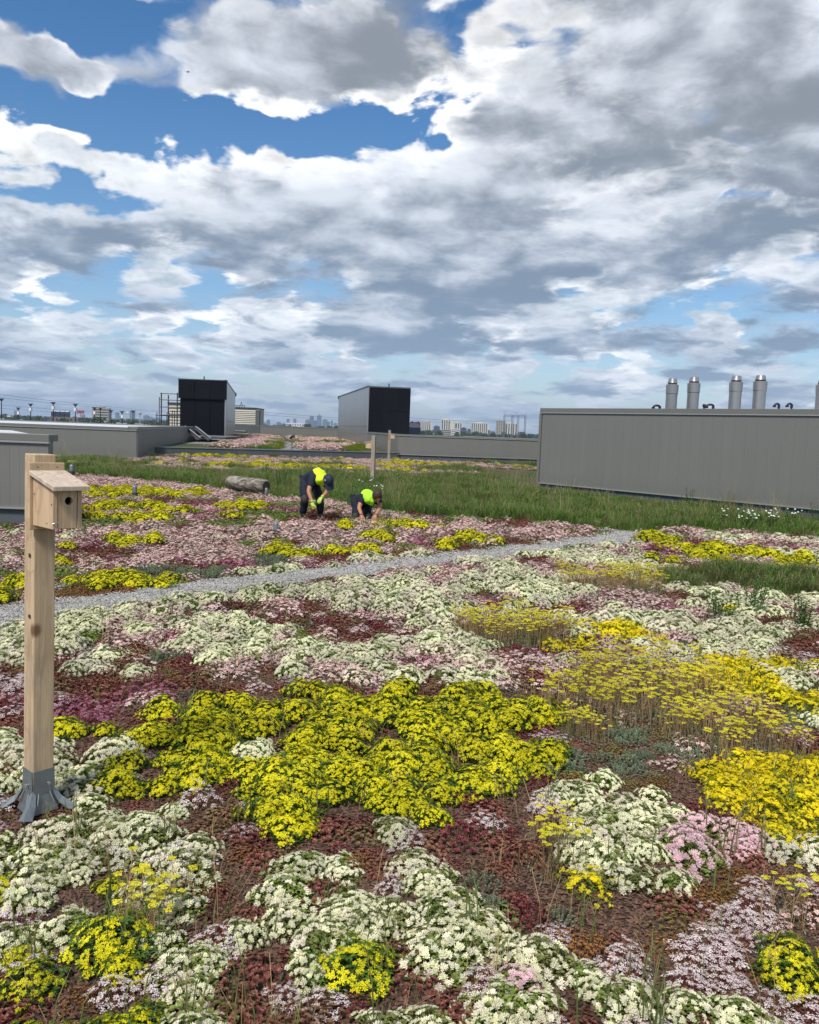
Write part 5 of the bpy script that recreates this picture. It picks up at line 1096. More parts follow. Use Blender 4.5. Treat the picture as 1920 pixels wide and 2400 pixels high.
# lamp poles of the parking area on the left
def lamp(x, y, zt, kind, lab, g_):
    o = tag(empty('street_lamp', (x, y, GZ)), lab, 'lamp post', g_); h = zt - GZ; s = (y / 250 * .9 + .1) * .58
    mb = MB(); mb.tube([(0, 0, 0), (0, 0, h)], [.32 * s, .22 * s], 8); mb.build('pole', M['c_navy'], o)
    mb = MB()
    mb.box(-1.25 * s, 1.25 * s, -.25, .25, h + .02, h + .42 * s); mb.box(-.5 * s, .5 * s, -.3, .3, h - .7 * s, h + .018); mb.build('lamp_head', M['c_navy'], o)
    if kind:
        mb = MB(); mb.box(-.55 * s, .55 * s, -.45, .45, h - 3.3 * s, h - 1.6 * s); mb.build('shield', M['c_white'], o)
LL = ['tallest dark lamp pole at the far left edge', 'small far lamp pole second from the left', 'dark lamp pole with a white box, third from the left', 'dark lamp pole in front of the brown brick works', 'dark lamp pole right of the brown brick works',
      'dark lamp pole with white shield before the beige banded block', 'plain dark pole before the beige banded block', 'thin lamp pole just right of the beige banded block', 'lamp pole left of the white blue-striped tower', 'lamp pole before the blue-grey glass tower']
for i, (x, y, z) in enumerate(LAMP_TOPS): lamp(x, y, z, i in (2, 3, 4, 5, 8, 1), LL[i], 'dark lamp poles beyond the left parapet')
# water tower
x, y, z = WATER_TOWER[0]
o = tag(empty('water_tower', (x, y, GZ)), 'thin pale water tower on the left skyline near the pipe frame', 'water tower')
mb = MB(); mb.tube([(0, 0, 0), (0, 0, z - GZ - 6)], 1.2, 8); mb.build('shaft', M['c_beige'], o)
mb = MB(); mb.tube([(0, 0, z - GZ - 12), (0, 0, z - GZ - 8), (0, 0, z - GZ - 4), (0, 0, z - GZ)], [1.5, 5, 5, 1], 12); mb.build('tank', M['c_beige'], o)
# red and white mast
o = tag(empty('mast', (-700, 1500, GZ)), 'thin red-topped mast right of the brown brick works', 'mast')
X = (185 - 960) / 1923 * 1400; o.location.x = X; o.location.y = 1400
mb = MB(); mb.tube([(0, 0, 0), (0, 0, 23)], .8, 6); mb.build('pole', M['c_beige'], o)
mb = MB(); mb.box(-6, 6, -1, 1, 22.0, 27); mb.build('sign_board', plain('dull_red', (.30, .05, .05), .6), o)
# transmission gantry
(xa, yg, za), (xb, _, zb), _g = GANTRY
o = tag(empty('transmission_gantry', ((xa + xb) / 2, yg, GZ)), 'tall pale steel lattice gantry carrying power lines at right of the high-rises', 'pylon')
H_ = za - GZ; W_ = xb - xa
def lattice(mb, x0, x1, y0, y1, z0, z1, n, r):
    for i in range(n):
        za_, zb_ = z0 + (z1 - z0) * i / n, z0 + (z1 - z0) * (i + 1) / n
        mb.tube([(x0, y0, za_), (x1, y0, zb_)], r * .6, 4, cap=False); mb.tube([(x1, y0, za_), (x0, y0, zb_)], r * .6, 4, cap=False)
    for x in (x0, x1):
        for y in (y0, y1): mb.tube([(x, y, z0), (x, y, z1)], r, 4)
for k, fx in enumerate((-.5, -.12, .16, .5)):
    mb = MB(); xx = fx * W_; wd = 1.3; lattice(mb, xx - wd, xx + wd, 0, 2, 0, H_, 12, .30); mb.build('lattice_leg', M['c_far'], o)
for z in (H_ - 3.2, H_ - 12):
    mb = MB(); mb.tube([(-W_ / 2, 0, z), (W_ / 2, 0, z)], .3, 4); mb.tube([(-W_ / 2, 0, z + 3), (W_ / 2, 0, z + 3)], .3, 4)
    for i in range(14):
        x0_ = -W_ / 2 + W_ * i / 14; mb.tube([(x0_, 0, z + (3 if i % 2 else 0)), (x0_ + W_ / 14, 0, z + (0 if i % 2 else 3))], .2, 4)
    if z > H_ - 5: mb.build('cross_beam', M['c_far'], o)
for fx in (-.5, 0.05, .5):
    mb = MB(); mb.tube([(fx * W_, 0, H_), (fx * W_, 0, H_ + 5)], .25, 4); mb.build('lightning_rod', M['c_far'], o)
# navy hopper building with two horned spouts
(xa, yn, za) = NAVY[0]; xb = NAVY[1][0]; W_ = 2.9
o = tag(empty('hopper', ((xa + xb) / 2, 130, 0)), 'navy blue steel hopper with two curved spouts beside the right black tower', 'hopper')
s_ = 130 / 160; x0 = (954 - 960) / 1923 * 130 - 1.2 + 1.2
mb = MB(); V = [(-1.15, 0, .3), (1.15, 0, .3), (1.15, 2, .3), (-1.15, 2, .3), (-1.15, 0, 2.2), (1.15, 0, 2.2), (1.15, 2, 2.2), (-1.15, 2, 2.2), (-.5, .6, 3.1), (.75, .6, 3.1), (.75, 1.4, 3.1), (-.5, 1.4, 3.1)]
mb.add(V, [(0, 1, 5, 4), (1, 2, 6, 5), (2, 3, 7, 6), (3, 0, 4, 7), (4, 5, 9, 8), (5, 6, 10, 9), (6, 7, 11, 10), (7, 4, 8, 11), (8, 9, 10, 11)]); mb.build('bin', M['c_navy'], o)
for sx in (-.45, .5):
    mb = MB(); mb.tube([(sx - .25, .6, 2.2), (sx, .6, 2.9), (sx + .2, .6, 3.05), (sx + .4, .6, 2.8), (sx + .45, .6, 2.3)], [.16, .18, .19, .16, .12], 8); mb.build('spout', M['c_navy'], o, smooth=True)
for sx in np.linspace(-.95, .95, 5):
    mb = MB(); mb.box(sx - .05, sx + .05, -.06, -.003, .32, 2.18); mb.build('rib', M['c_navy'], o)
# power lines
def wire(p, q, sag, r, lab):
    p = np.array(p, float); q = np.array(q, float); pts = [p + (q - p) * i / 20 - np.array([0, 0, sag * 4 * (i / 20) * (1 - i / 20)]) for i in range(21)]
    c = p; mb = MB(); mb.tube([a - c for a in pts], r, 4, cap=False); o = mb.build('power_line', M['c_dark'], None, loc=tuple(c)); tag(o, lab, 'power line', 'power lines across the horizon')
def pix(x, yy, d):   # bearing and height of a wire end
    return ((x - 960) / 1923 * d, d, 1.7 + (1009 + .037 * (x - 960) - yy) / 1923 * d)
for (x0_, y0_, d0, x1_, y1_, d1, r) in ((-60, 918, 300, 420, 966, 620, .055), (-60, 926, 300, 420, 968, 620, .05), (-60, 944, 330, 380, 972, 640, .05), (-60, 952, 330, 300, 972, 640, .04),
                                       (590, 964, 700, 990, 985, 1400, .12), (590, 970, 700, 990, 988, 1400, .10), (940, 978, 1200, 1188, 986, 1500, .16), (940, 984, 1200, 1188, 990, 1500, .14),
                                       (1228, 986, 1500, 1330, 984, 900, .10), (1228, 994, 1500, 1330, 1000, 900, .10)):
    left = x1_ < 500; wire(pix(x0_, y0_, d0), pix(x1_, y1_, d1), 1.0 if left else 3, r, 'thin dark power line sagging across the left sky' if left else 'thin power line running low above the skyline')

# air: one closed box of thin even haze round everything but the sky
hm = bpy.data.materials.new('haze'); hm.use_nodes = True; hm.node_tree.nodes.clear(); t = NT(hm.node_tree)
pv = t.node('ShaderNodeVolumePrincipled'); t.put(pv.inputs['Color'], (.62, .78, 1.0)); pv.inputs['Density'].default_value = HAZE
pv.inputs['Anisotropy'].default_value = 0.2
t.node('ShaderNodeOutputMaterial', None, Volume=pv.outputs[0])
mb = MB(); mb.box(-9300, 9300, -9300, 9300, GZ - 1, 150); hz_ = mb.build('haze', [hm]); tag(hz_, 'thin pale blue haze over the city', None, None, 'stuff')

# airliner
x, y, z = PLANE[0]
o = tag(empty('airliner', (x, y, z), R(25)), 'tiny dark airliner in flight high in the clouds at upper left', 'aeroplane')
M['plane'] = plain('aircraft_grey', (.05, .055, .07), .5)
mb = MB(); mb.tube([(0, -16, 0), (0, -13, 0), (0, 12, 0), (0, 17, 1)], [.4, 2.0, 2.0, .5], 10); mb.build('fuselage', M['plane'], o)
for sx in (-1, 1):
    mb = MB(); mb.add([(sx * 1, -4, -.5), (sx * 17, 5, 3.2), (sx * 17, 7, 3.2), (sx * 1, 3, -.5), (sx * 1, -4, -1.2), (sx * 17, 5, 2.9), (sx * 17, 7, 2.9), (sx * 1, 3, -1.2)], [(0, 1, 2, 3), (7, 6, 5, 4), (0, 4, 5, 1), (1, 5, 6, 2), (2, 6, 7, 3)]); mb.build('wing', M['plane'], o)
    mb = MB(); mb.tube([(sx * 6, -4.5, -1.6), (sx * 6, -1, -1.6)], 1.1, 8); mb.build('engine', M['plane'], o)
    mb = MB(); mb.add([(sx * .3, 12, .8), (sx * 6, 15.5, 1.2), (sx * 6, 17, 1.2), (sx * .3, 15.5, .8), (sx * .3, 12, .6), (sx * 6, 15.5, 1.0), (sx * 6, 17, 1.0), (sx * .3, 15.5, .6)], [(0, 1, 2, 3), (7, 6, 5, 4), (0, 4, 5, 1), (2, 6, 7, 3)]); mb.build('tailplane', M['plane'], o)
mb = MB(); mb.add([(-.15, 11, 1), (-.15, 16, 6), (-.15, 18, 6), (-.15, 16, 1), (.15, 11, 1), (.15, 16, 6), (.15, 18, 6), (.15, 16, 1)], [(0, 1, 2, 3), (7, 6, 5, 4), (0, 4, 5, 1), (1, 5, 6, 2), (2, 6, 7, 3)]); mb.build('tail_fin', M['plane'], o)

# ------------------------------------------------------------------ timber
def wood(name, ca, cb, cc, knots=True):
    m, t = new_mat(name)
    co = t.node('ShaderNodeTexCoord').outputs['Object']
    oi = t.node('ShaderNodeObjectInfo').outputs['Random']
    co = t.v('ADD', co, t.xyz(t.m('MULTIPLY', oi, 3.1), t.m('MULTIPLY', oi, 1.7), 0.0))
    g = t.v('MULTIPLY', co, (1, 1, .07))
    w1 = t.noise(t.v('ADD', g, t.v('SCALE', t.noise(co, 2.2, 2, .5, col=True), .035)), 34, 5, .6, 1.2)
    ring = t.node('ShaderNodeTexWave', dict(wave_type='BANDS', bands_direction='X', wave_profile='SAW'), Vector=t.v('ADD', t.v('MULTIPLY', co, (1, 1, .10)), t.v('SCALE', t.noise(co, 3, 2, .5, col=True), .05)), Scale=26.0, Distortion=3.0, Detail=2.0, Detail_Scale=.6)
    c = t.mix(t.smooth(w1, .32, .68), ca, cb)
    c = t.mix(t.smooth(ring.outputs['Fac'], .75, 1.0, 0, .45), c, cc)
    st = t.noise(t.v('MULTIPLY', co, (1, 1, .35)), 5, 4, .6)
    c = t.mix(t.smooth(st, .55, .75, 0, .45), c, (.16, .145, .13))
    ck = t.noise(t.v('MULTIPLY', co, (1, 1, .03)), 55, 2, .5); lim = t.noise(t.v('MULTIPLY', co, (1, 1, .4)), 3, 2)
    c = t.mix(t.m('MULTIPLY', t.smooth(ck, .70, .74), t.smooth(lim, .5, .6)), c, (.05, .035, .025))
    if knots:
        k = t.node('ShaderNodeTexVoronoi', dict(feature='F1'), Vector=t.v('MULTIPLY', co, (4.2, 4.2, 3.0)), Scale=1.0)
        c = t.mix(t.smooth(k.outputs['Distance'], .055, .13, .85, 0), c, (.13, .06, .03))
    finish(t, c, .72, bump=w1, bstr=.25, bdist=.003, spec=.25); return m
M['timber'] = wood('post_timber', (.60, .45, .285), (.45, .325, .20), (.33, .21, .12))
M['timber_grey'] = wood('weathered_timber', (.38, .33, .27), (.26, .22, .18), (.17, .13, .10), False)
M['cedar'] = wood('birdhouse_cedar', (.62, .455, .29), (.50, .35, .21), (.36, .23, .125), False)
M['cedar_roof'] = wood('birdhouse_roof', (.62, .52, .42), (.48, .38, .29), (.34, .24, .17), False)
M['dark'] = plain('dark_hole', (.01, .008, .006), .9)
M['screw'] = plain('screw', (.16, .15, .13), .4, .8)

def board(name, par, x0, x1, y0, y1, z0, z1, mat, bv=.0025, **k):
    mb = MB(); mb.box(x0, x1, y0, y1, z0, z1); o = mb.build(name, mat, par, **k); bevel(o, bv); return o
PX, PY, PA = POST
HB = 1.545
post = tag(empty('birdhouse_post', (PX, PY, 0)), 'square pale timber post on a galvanised foot carrying the birdhouse at left', 'post')
post.rotation_euler = (R(.3), R(LEAN), PA)
w2 = .0455
o = board('timber', post, -w2, w2, -w2, w2, .10, HB, M['timber'], .004)
for (x, z) in ((-w2 - .0005, .86), (-w2 - .0005, 1.12)):
    mb = MB(); mb.tube([(x, -.012, z), (x - .004, -.012, z)], .009, 10); mb.build('bolt', M['screw'], post)
for z in (.36, .40): pass
# galvanised anchor: sleeve with a seam at each corner, flaring into four feet
gv = M['steel']
for k in range(4):
    a = k * pi / 2; c_, s_ = cos(a), sin(a); R3 = np.array([[c_, -s_, 0], [s_, c_, 0], [0, 0, 1]])
    e = w2 + .004
    mb = MB()
    # side plate: straight above, skirt flaring out below
    V = [(-e + .006, -e, .185), (e - .006, -e, .185), (e - .003, -e - .001, .075), (e + .003, -e - .008, .035), (e + .008, -e - .018, .0), (-e - .008, -e - .018, .0), (-e - .003, -e - .008, .035), (-e + .003, -e - .001, .075)]
    V2 = [(x, y + .003, z) for x, y, z in V]
    mb.add(np.array(V + V2) @ R3.T, [(0, 1, 2, 7)[::-1], (7, 2, 3, 6)[::-1], (6, 3, 4, 5)[::-1], (8, 9, 10, 15), (15, 10, 11, 14), (14, 11, 12, 13), (0, 8, 9, 1)[::-1], (1, 9, 10, 2)[::-1], (2, 10, 11, 3)[::-1], (3, 11, 12, 4)[::-1], (7, 15, 8, 0)[::-1], (6, 14, 15, 7)[::-1], (5, 13, 14, 6)[::-1]])
    mb.build('side_plate', gv, post)
    # corner leg: folded sheet running down to the roof
    d = np.array([cos(a + pi / 4 + pi), sin(a + pi / 4 + pi), 0]); n = np.array([-d[1], d[0], 0]); 
    mb = MB(); P_ = [d * e * 1.36 + [0, 0, .08], d * (e * 1.36 + .025) + [0, 0, .035], d * (e * 1.36 + .075) + [0, 0, .004]]
    top = [d * e * 1.30 + [0, 0, .10], d * (e * 1.36 + .03) + [0, 0, .055], d * (e * 1.36 + .095) + [0, 0, .012]]
    V = []
    for q, (a_, b_) in enumerate(zip(P_, top)): V += [b_, a_ + n * (.012 + .008 * q), a_ - n * (.012 + .008 * q)]
    mb.add(V, [(0, 1, 4, 3), (3, 4, 7, 6), (2, 0, 3, 5)[::1], (5, 3, 6, 8), (0, 2, 1)])
    ob = mb.build('foot', gv, post); so = ob.modifiers.new('sheet', 'SOLIDIFY'); so.thickness = .003
    # gusset wire and screws
    for sx in (-1, 1):
        mb = MB(); p0_ = np.array([sx * .024, -e - .004, .085]); mb.tube([(p0_) @ R3.T, (p0_ + [sx * .012, -.016, -.045]) @ R3.T], .0022, 6); mb.build('gusset', M['flash'], post)
    mb = MB(); q_ = np.array([.018, -e, .125]); mb.tube([q_ @ R3.T, (q_ + [0, -.012, 0]) @ R3.T], [.0035, .0035], 8); mb.tube([(q_ + [0, -.012, 0]) @ R3.T, (q_ + [0, -.016, 0]) @ R3.T], .007, 8); mb.build('bolt', M['flash'], post)

def birdhouse(par_loc, rz, zc, detail, label, sc=1.0):
    """box with sloping roof, round entrance and side door, hung on the -Y face of its post"""
    b = tag(empty('birdhouse', par_loc, rz), label, 'birdhouse'); b.scale = (sc,) * 3
    W2, DP, H0, H1, tk = BW / 2, BD, BH0, BH1, .018      # half width, depth, front height, rear height
    y0 = -w2 - .002
    board('back_board', b, -W2 - .013, W2 + .013, y0 - .019, y0, zc - .02, zc + H1 + .05, M['cedar'])
    yb = y0 - .021; yf = yb - DP
    for s in (-1, 1):
        mb = MB(); x0, x1 = (W2 - tk, W2) if s > 0 else (-W2, -W2 + tk)
        V = [(x, y, z) for x in (x0, x1) for (y, z) in ((yf, zc), (yb, zc), (yb, zc + H1 - .004), (yf, zc + H0 - .004))]
        mb.add(V, [(0, 1, 2, 3), (7, 6, 5, 4), (0, 4, 5, 1), (1, 5, 6, 2), (2, 6, 7, 3), (3, 7, 4, 0)]); bevel(mb.build('side_board', M['cedar'], b), .002)
    # front board with a real round hole
    n = 40; r = .0165; hx, hz = 0.006, zc + H0 - .052; xa, xb, za, zb = -W2 + tk + .0015, W2 - tk - .003, zc + .002, zc + H0 - .006
    mb = MB(); V = []; F = []
    for (y) in (yf + .003, yf + .003 + tk):
        for k in range(n):
            a = 2 * pi * k / n; ca, sa = cos(a), sin(a); V.append((hx + r * ca, y, hz + r * sa))
        for k in range(n):
            a = 2 * pi * k / n; ca, sa = cos(a), sin(a)
            tx = ((xb - hx) if ca > 0 else (xa - hx)) / ca if abs(ca) > 1e-6 else 1e9; tz = ((zb - hz) if sa > 0 else (za - hz)) / sa if abs(sa) > 1e-6 else 1e9
            q = min(tx, tz); V.append((hx + q * ca, y, hz + q * sa))
    for k in range(n):
        k2 = (k + 1) % n
        F += [(k, n + k, n + k2, k2), (2 * n + k, 2 * n + k2, 3 * n + k2, 3 * n + k), (k, k2, 2 * n + k2, 2 * n + k), (n + k, 3 * n + k, 3 * n + k2, n + k2)]
    for corner in ((xa, za), (xb, za), (xa, zb), (xb, zb)):
        # fill the corner triangles left by the radial fan
        ang = [(k, V[n + k]) for k in range(n)]
        best = sorted(ang, key=lambda q: (q[1][0] - corner[0]) ** 2 + (q[1][2] - corner[1]) ** 2)
        k0 = next(k for k in range(n) if (abs(V[n + k][0] - corner[0]) < 1e-6) != (abs(V[n + (k + 1) % n][0] - corner[0]) < 1e-6) and abs(V[n + k][2] - corner[1]) + abs(V[n + (k + 1) % n][2] - corner[1]) < abs(zb - za) * 1.2 and abs(V[n + k][0] - corner[0]) + abs(V[n + (k + 1) % n][0] - corner[0]) < abs(xb - xa) * 1.2)
        for off in (0, 2 * n):
            y = V[off][1]; V.append((corner[0], y, corner[1])); F.append((off + n + k0, len(V) - 1, off + n + (k0 + 1) % n))
    mb.add(V, F); mb.build('front_board', M['cedar'], b)
    board('inside_shade', b, -W2 + tk + .004, W2 - tk - .004, yf + .06, yf + .062, zc + .02, zc + H0 - .01, M['dark'], .0005)  # near-black sheet behind the hole, stands in for the shade in the box
    board('floor_board', b, -W2 + tk + .001, W2 - tk - .001, yf + tk + .006, yb - .001, zc + .006, zc + .022, M['cedar'])
    # roof board, sloping forward with an overhang
    ov, sd = BOV, .016; sl = (H1 - H0) / DP; mb = MB(); ya, yb2 = yf - ov, yb + .002; z1 = zc + H1 + .0; z0 = z1 - sl * (yb2 - ya)
    V = [(x, y, z) for x in (-W2 - sd, W2 + sd) for (y, z) in ((ya, z0), (yb2, z1), (yb2, z1 + .019), (ya, z0 + .019))]
    mb.add(V, [(0, 1, 2, 3), (7, 6, 5, 4), (0, 4, 5, 1), (1, 5, 6, 2), (2, 6, 7, 3), (3, 7, 4, 0)]); bevel(mb.build('roof_board', M['cedar_roof'], b), .0025)
    if detail:
        for (x, f) in ((-W2 + .012, .25), (-W2 + .012, .62), (W2 - .02, .2), (W2 - .012, .75)):
            y = yb + (ya - yb) * f; z = z1 + .0195 - sl * (yb2 - y); mb = MB(); mb.tube([(x, y, z), (x, y, z + .001)], .003, 8); mb.build('screw', M['screw'], b)
        for (x, z) in ((-W2 + .02, zc + H1 + .032), (W2 - .02, zc + H1 + .032)):
            mb = MB(); mb.tube([(x, y0 - .019, z), (x, y0 - .0205, z)], .003, 8); mb.build('screw', M['screw'], b)
        for (y, z) in ((yf + .012, zc + .10), (yf + .05, zc + .02), (yb - .012, zc + .13)):
            mb = MB(); mb.tube([(-W2, y, z), (-W2 - .0015, y, z)], .003, 8); mb.build('screw', M['screw'], b)
        mb = MB(); mb.tube([(-W2 - .003, yf - .001, zc + .024), (-W2 + .004, yf - .006, zc + .026), (-W2 + .020, yf - .006, zc + .027), (-W2 + .020, yf - .006, zc + .021)], .0022, 6); mb.build('latch_hook', M['flash'], b)
    return b
BW, BD, BH0, BH1, BOV = BHOUSE
bh = birdhouse((PX, PY, 0), PA, BZ, True, 'pale cedar birdhouse with round entrance and sloping roof on the near left post')
bh.rotation_euler = post.rotation_euler
# the two far posts with their boxes seen edge on
for (x, y, zt, rz, zb_, lab, lb2) in ((-1.20, 25.8, 1.50, R(-105), 1.12, 'bare timber post in the meadow behind the kneeling worker', 'small birdhouse on the left side of the nearer far post'),
                                      (-1.10, 39.7, 1.68, R(95), 1.30, 'farther timber post with birdhouse near the kerb wall', 'small birdhouse facing right on the farthest post')):
    o = tag(empty('birdhouse_post', (x, y, 0), rz), lab, 'post'); board('timber', o, -w2 * 1.3, w2 * 1.3, -w2 * 1.3, w2 * 1.3, 0, zt, M['timber_grey'], .004)
    for z in (.55, 1.0): mb = MB(); mb.tube([(-w2 * 1.3, 0, z), (-w2 * 1.3 - .006, 0, z)], .02, 8); mb.build('bolt', M['screw'], o)
    mb = MB()
    for k in range(4):
        a = k * pi / 2; e = .068; c_, s_ = cos(a), sin(a); mb.add(np.array([(-e, -e, .2), (e, -e, .2), (e + .05, -e - .05, 0), (-e - .05, -e - .05, 0)]) @ np.array([[c_, -s_, 0], [s_, c_, 0], [0, 0, 1]]).T, [(3, 2, 1, 0)])
    mb.build('steel_foot', M['steel'], o)
    birdhouse((x, y, 0), rz, zb_ - .02, False, lb2, 1.0)

# ------------------------------------------------------------------ small roof fittings
def lathe(mb, prof, n=20, mat=0, c=(0, 0, 0)):
    V = []; F = []
    for (rr, z) in prof:
        for k in range(n): V.append((c[0] + rr * cos(2 * pi * k / n), c[1] + rr * sin(2 * pi * k / n), c[2] + z))
    for i in range(len(prof) - 1):
        for k in range(n): F.append((i * n + k, i * n + (k + 1) % n, (i + 1) * n + (k + 1) % n, (i + 1) * n + k))
    F.append(tuple(range((len(prof) - 1) * n, len(prof) * n)))
    mb.add(V, F, mat)
def anchor(x, y, s, lab, loop=True):
    o = tag(empty('roof_anchor', (x, y, 0)), lab, 'roof anchor'); o.scale = (s,) * 3
    mb = MB(); lathe(mb, [(.055, 0), (.055, .10), (.036, .12)]); mb.build('base', M['rubber'], o, smooth=True)
    mb = MB(); lathe(mb, [(.042, .10), (.042, .215), (.036, .235), (.012, .245)]); mb.build('post', M['steel'], o, smooth=True)
    if loop:
        pts = [(.022 * cos(a), 0, .262 + .024 * sin(a)) for a in np.linspace(-.8, pi + .8, 12)]
        mb = MB(); mb.tube(pts, .006, 6); mb.build('eye_ring', M['steel'], o, smooth=True)
for (x, y, s, lab, lp) in ANCH: anchor(x, y, s, lab, lp)
# fall-arrest post far out on the raised roof
o = tag(empty('anchor_post', (-6.55, 44.9, .41)), 'thin grey post with a black head on the raised roof gravel', 'roof anchor')
mb = MB(); mb.tube([(0, 0, 0), (0, 0, .62)], .035, 8); mb.build('post', M['steel'], o)
mb = MB(); mb.tube([(-.12, 0, .60), (0, 0, .72), (.12, 0, .78), (.1, 0, .64)], [.05, .07, .06, .04], 8); mb.build('head', M['rubber'], o, smooth=True)
# fallen log
m, t = new_mat('weathered_log')
co = t.node('ShaderNodeTexCoord').outputs['Object']; n = t.noise(t.v('MULTIPLY', co, (.25, 1, 1)), 9, 6, .65, 1.0)
c = t.mix(t.smooth(n, .35, .65), (.07, .055, .042), (.34, .31, .265)); finish(t, c, .9, bump=n, bstr=.8, bdist=.03, spec=.1); M['log'] = m
lg = tag(empty('log', (LOG[0][0], LOG[0][1], .24)), 'weathered grey log lying in the meadow left of the bending worker', 'log')
q0 = np.array([0, 0, 0.]); q1 = np.array([LOG[1][0] - LOG[0][0], LOG[1][1] - LOG[0][1], -.03])
pts = [q0 + (q1 - q0) * s for s in np.linspace(0, 1, 12)]
mb = MB(); mb.tube([p + [0, 0, .008 * sin(i)] for i, p in enumerate(pts)], [.13, .155, .16, .16, .165, .165, .16, .16, .165, .165, .17, .165], 18, cap=True); ob = mb.build('bark', M['log'], lg, smooth=True)
for v in ob.data.vertices: v.co += Vector((0, 0, 0)) + v.co.normalized() * .012 * nz(v.co.x * 5, v.co.z * 5 + v.co.y, 1.3, 4)
mb = MB(); u = norm(q1 - q0); fu, fv, _ = frame(u); c0 = q1 + u * .014
mb.add([c0 + .125 * (cos(a) * fu + sin(a) * fv) for a in np.linspace(0, 2 * pi, 18, endpoint=False)], [tuple(range(18))]); mb.build('cut_face', plain('dark_end_grain', (.05, .045, .04), .9, 0, .3, 20), lg)
mb = MB(); mb.tube([q1 * .55 + [0, 0, .12], q1 * .55 + [.03, 0, .20]], [.035, .025], 8); mb.build('branch_stub', M['log'], lg)

# ------------------------------------------------------------------ people
def skin(name, V, E, Rr, mat, par, sub=2, root=0, folds=0):
    me = bpy.data.meshes.new(name); me.from_pydata([tuple(v) for v in V], E, []); me.materials.append(mat)
    o = link(name, me, par)
    sk = o.modifiers.new('skin', 'SKIN'); sk.use_smooth_shade = True
    me.skin_vertices.new() if not me.skin_vertices else None
    d = me.skin_vertices[0].data
    for i, r in enumerate(Rr):
        d[i].radius = (r, r) if not hasattr(r, '__len__') else r
        d[i].use_root = (i == root)
    sb_ = o.modifiers.new('round', 'SUBSURF'); sb_.levels = sub; sb_.render_levels = sub
    if folds:
        tx = bpy.data.textures.get('folds') or bpy.data.textures.new('folds', 'CLOUDS'); tx.noise_scale = .09
        dm = o.modifiers.new('folds', 'DISPLACE'); dm.texture = tx; dm.strength = folds; dm.mid_level = .5; dm.texture_coords = 'LOCAL'
    return o
M['skin'] = plain('skin', (.42, .20, .12), .5, 0, .06, 8)
M['navy'] = plain('navy_cloth', (.008, .012, .028), .8, 0, .3, 9, bstr=.15)
M['navy2'] = plain('dark_trousers', (.010, .014, .026), .85, 0, .35, 7, bstr=.2)
M['hivis'] = plain('hivis_yellow', (.62, .92, .01), .6, 0, .08, 8)
M['hivis_g'] = plain('hivis_green', (.42, .90, .03), .6, 0, .08, 8)
M['glove'] = plain('lime_glove', (.45, .60, .10), .7, 0, .15, 20)
M['boot'] = plain('black_boot', (.012, .011, .010), .6, 0, .2, 9)
M['pad'] = plain('knee_pad', (.035, .032, .03), .7, 0, .2, 9)
M['cap'] = plain('navy_cap', (.012, .022, .045), .7, 0, .1, 9)
M['hair'] = plain('brown_hair', (.045, .026, .016), .7, 0, .3, 30, bstr=.3)
M['tool'] = plain('black_tool', (.01, .01, .012), .5)
def hand(par, wrist, dirn, palm_n, mat, name, curl=.6, s=1.0):
    wrist = np.array(wrist, float); d = norm(dirn); n = norm(np.array(palm_n) - d * np.dot(palm_n, d)); sd = np.cross(d, n)
    V = [wrist, wrist + d * .03 * s, wrist + d * .065 * s]; Rr = [.030 * s, (.036 * s, .020 * s), (.040 * s, .018 * s)]; E = [(0, 1), (1, 2)]
    for k, (o_, L) in enumerate(((-.030, .058), (-.010, .070), (.010, .066), (.029, .050))):
        p = wrist + d * .075 * s + sd * o_ * s; b = len(V); V.append(p); Rr.append(.0115 * s); E.append((2, b))
        q = p + (d * cos(curl * .5) + n * sin(curl * .5)) * L * .5 * s; V.append(q); Rr.append(.0105 * s); E.append((b, b + 1))
        q2 = q + (d * cos(curl * 1.5) + n * sin(curl * 1.5)) * L * .5 * s; V.append(q2); Rr.append(.009 * s); E.append((b + 1, b + 2))
    b = len(V); V.append(wrist + d * .035 * s - sd * .034 * s + n * .008 * s); Rr.append(.013 * s); E.append((1, b))
    V.append(V[-1] + (d * .7 - sd * .4 + n * .4) * .035 * s); Rr.append(.011 * s); E.append((b, b + 1))
    return skin(name, V, E, Rr, mat, par, 1)
def ellipsoid(mb, c, r, R3=None, n=16, m=12, zmin=-1.0, mat=0):
    V = []; F = []
    for i in range(m + 1):
        z = zmin + (1 - zmin) * i / m; rr = math.sqrt(max(0, 1 - z * z))
        for k in range(n): V.append([r[0] * rr * cos(2 * pi * k / n), r[1] * rr * sin(2 * pi * k / n), r[2] * z])
    for i in range(m):
        for k in range(n): F.append((i * n + k, i * n + (k + 1) % n, (i + 1) * n + (k + 1) % n, (i + 1) * n + k))
    V = np.array(V)
    if R3 is not None: V = V @ np.asarray(R3).T
    mb.add(V + np.array(c), F, mat)
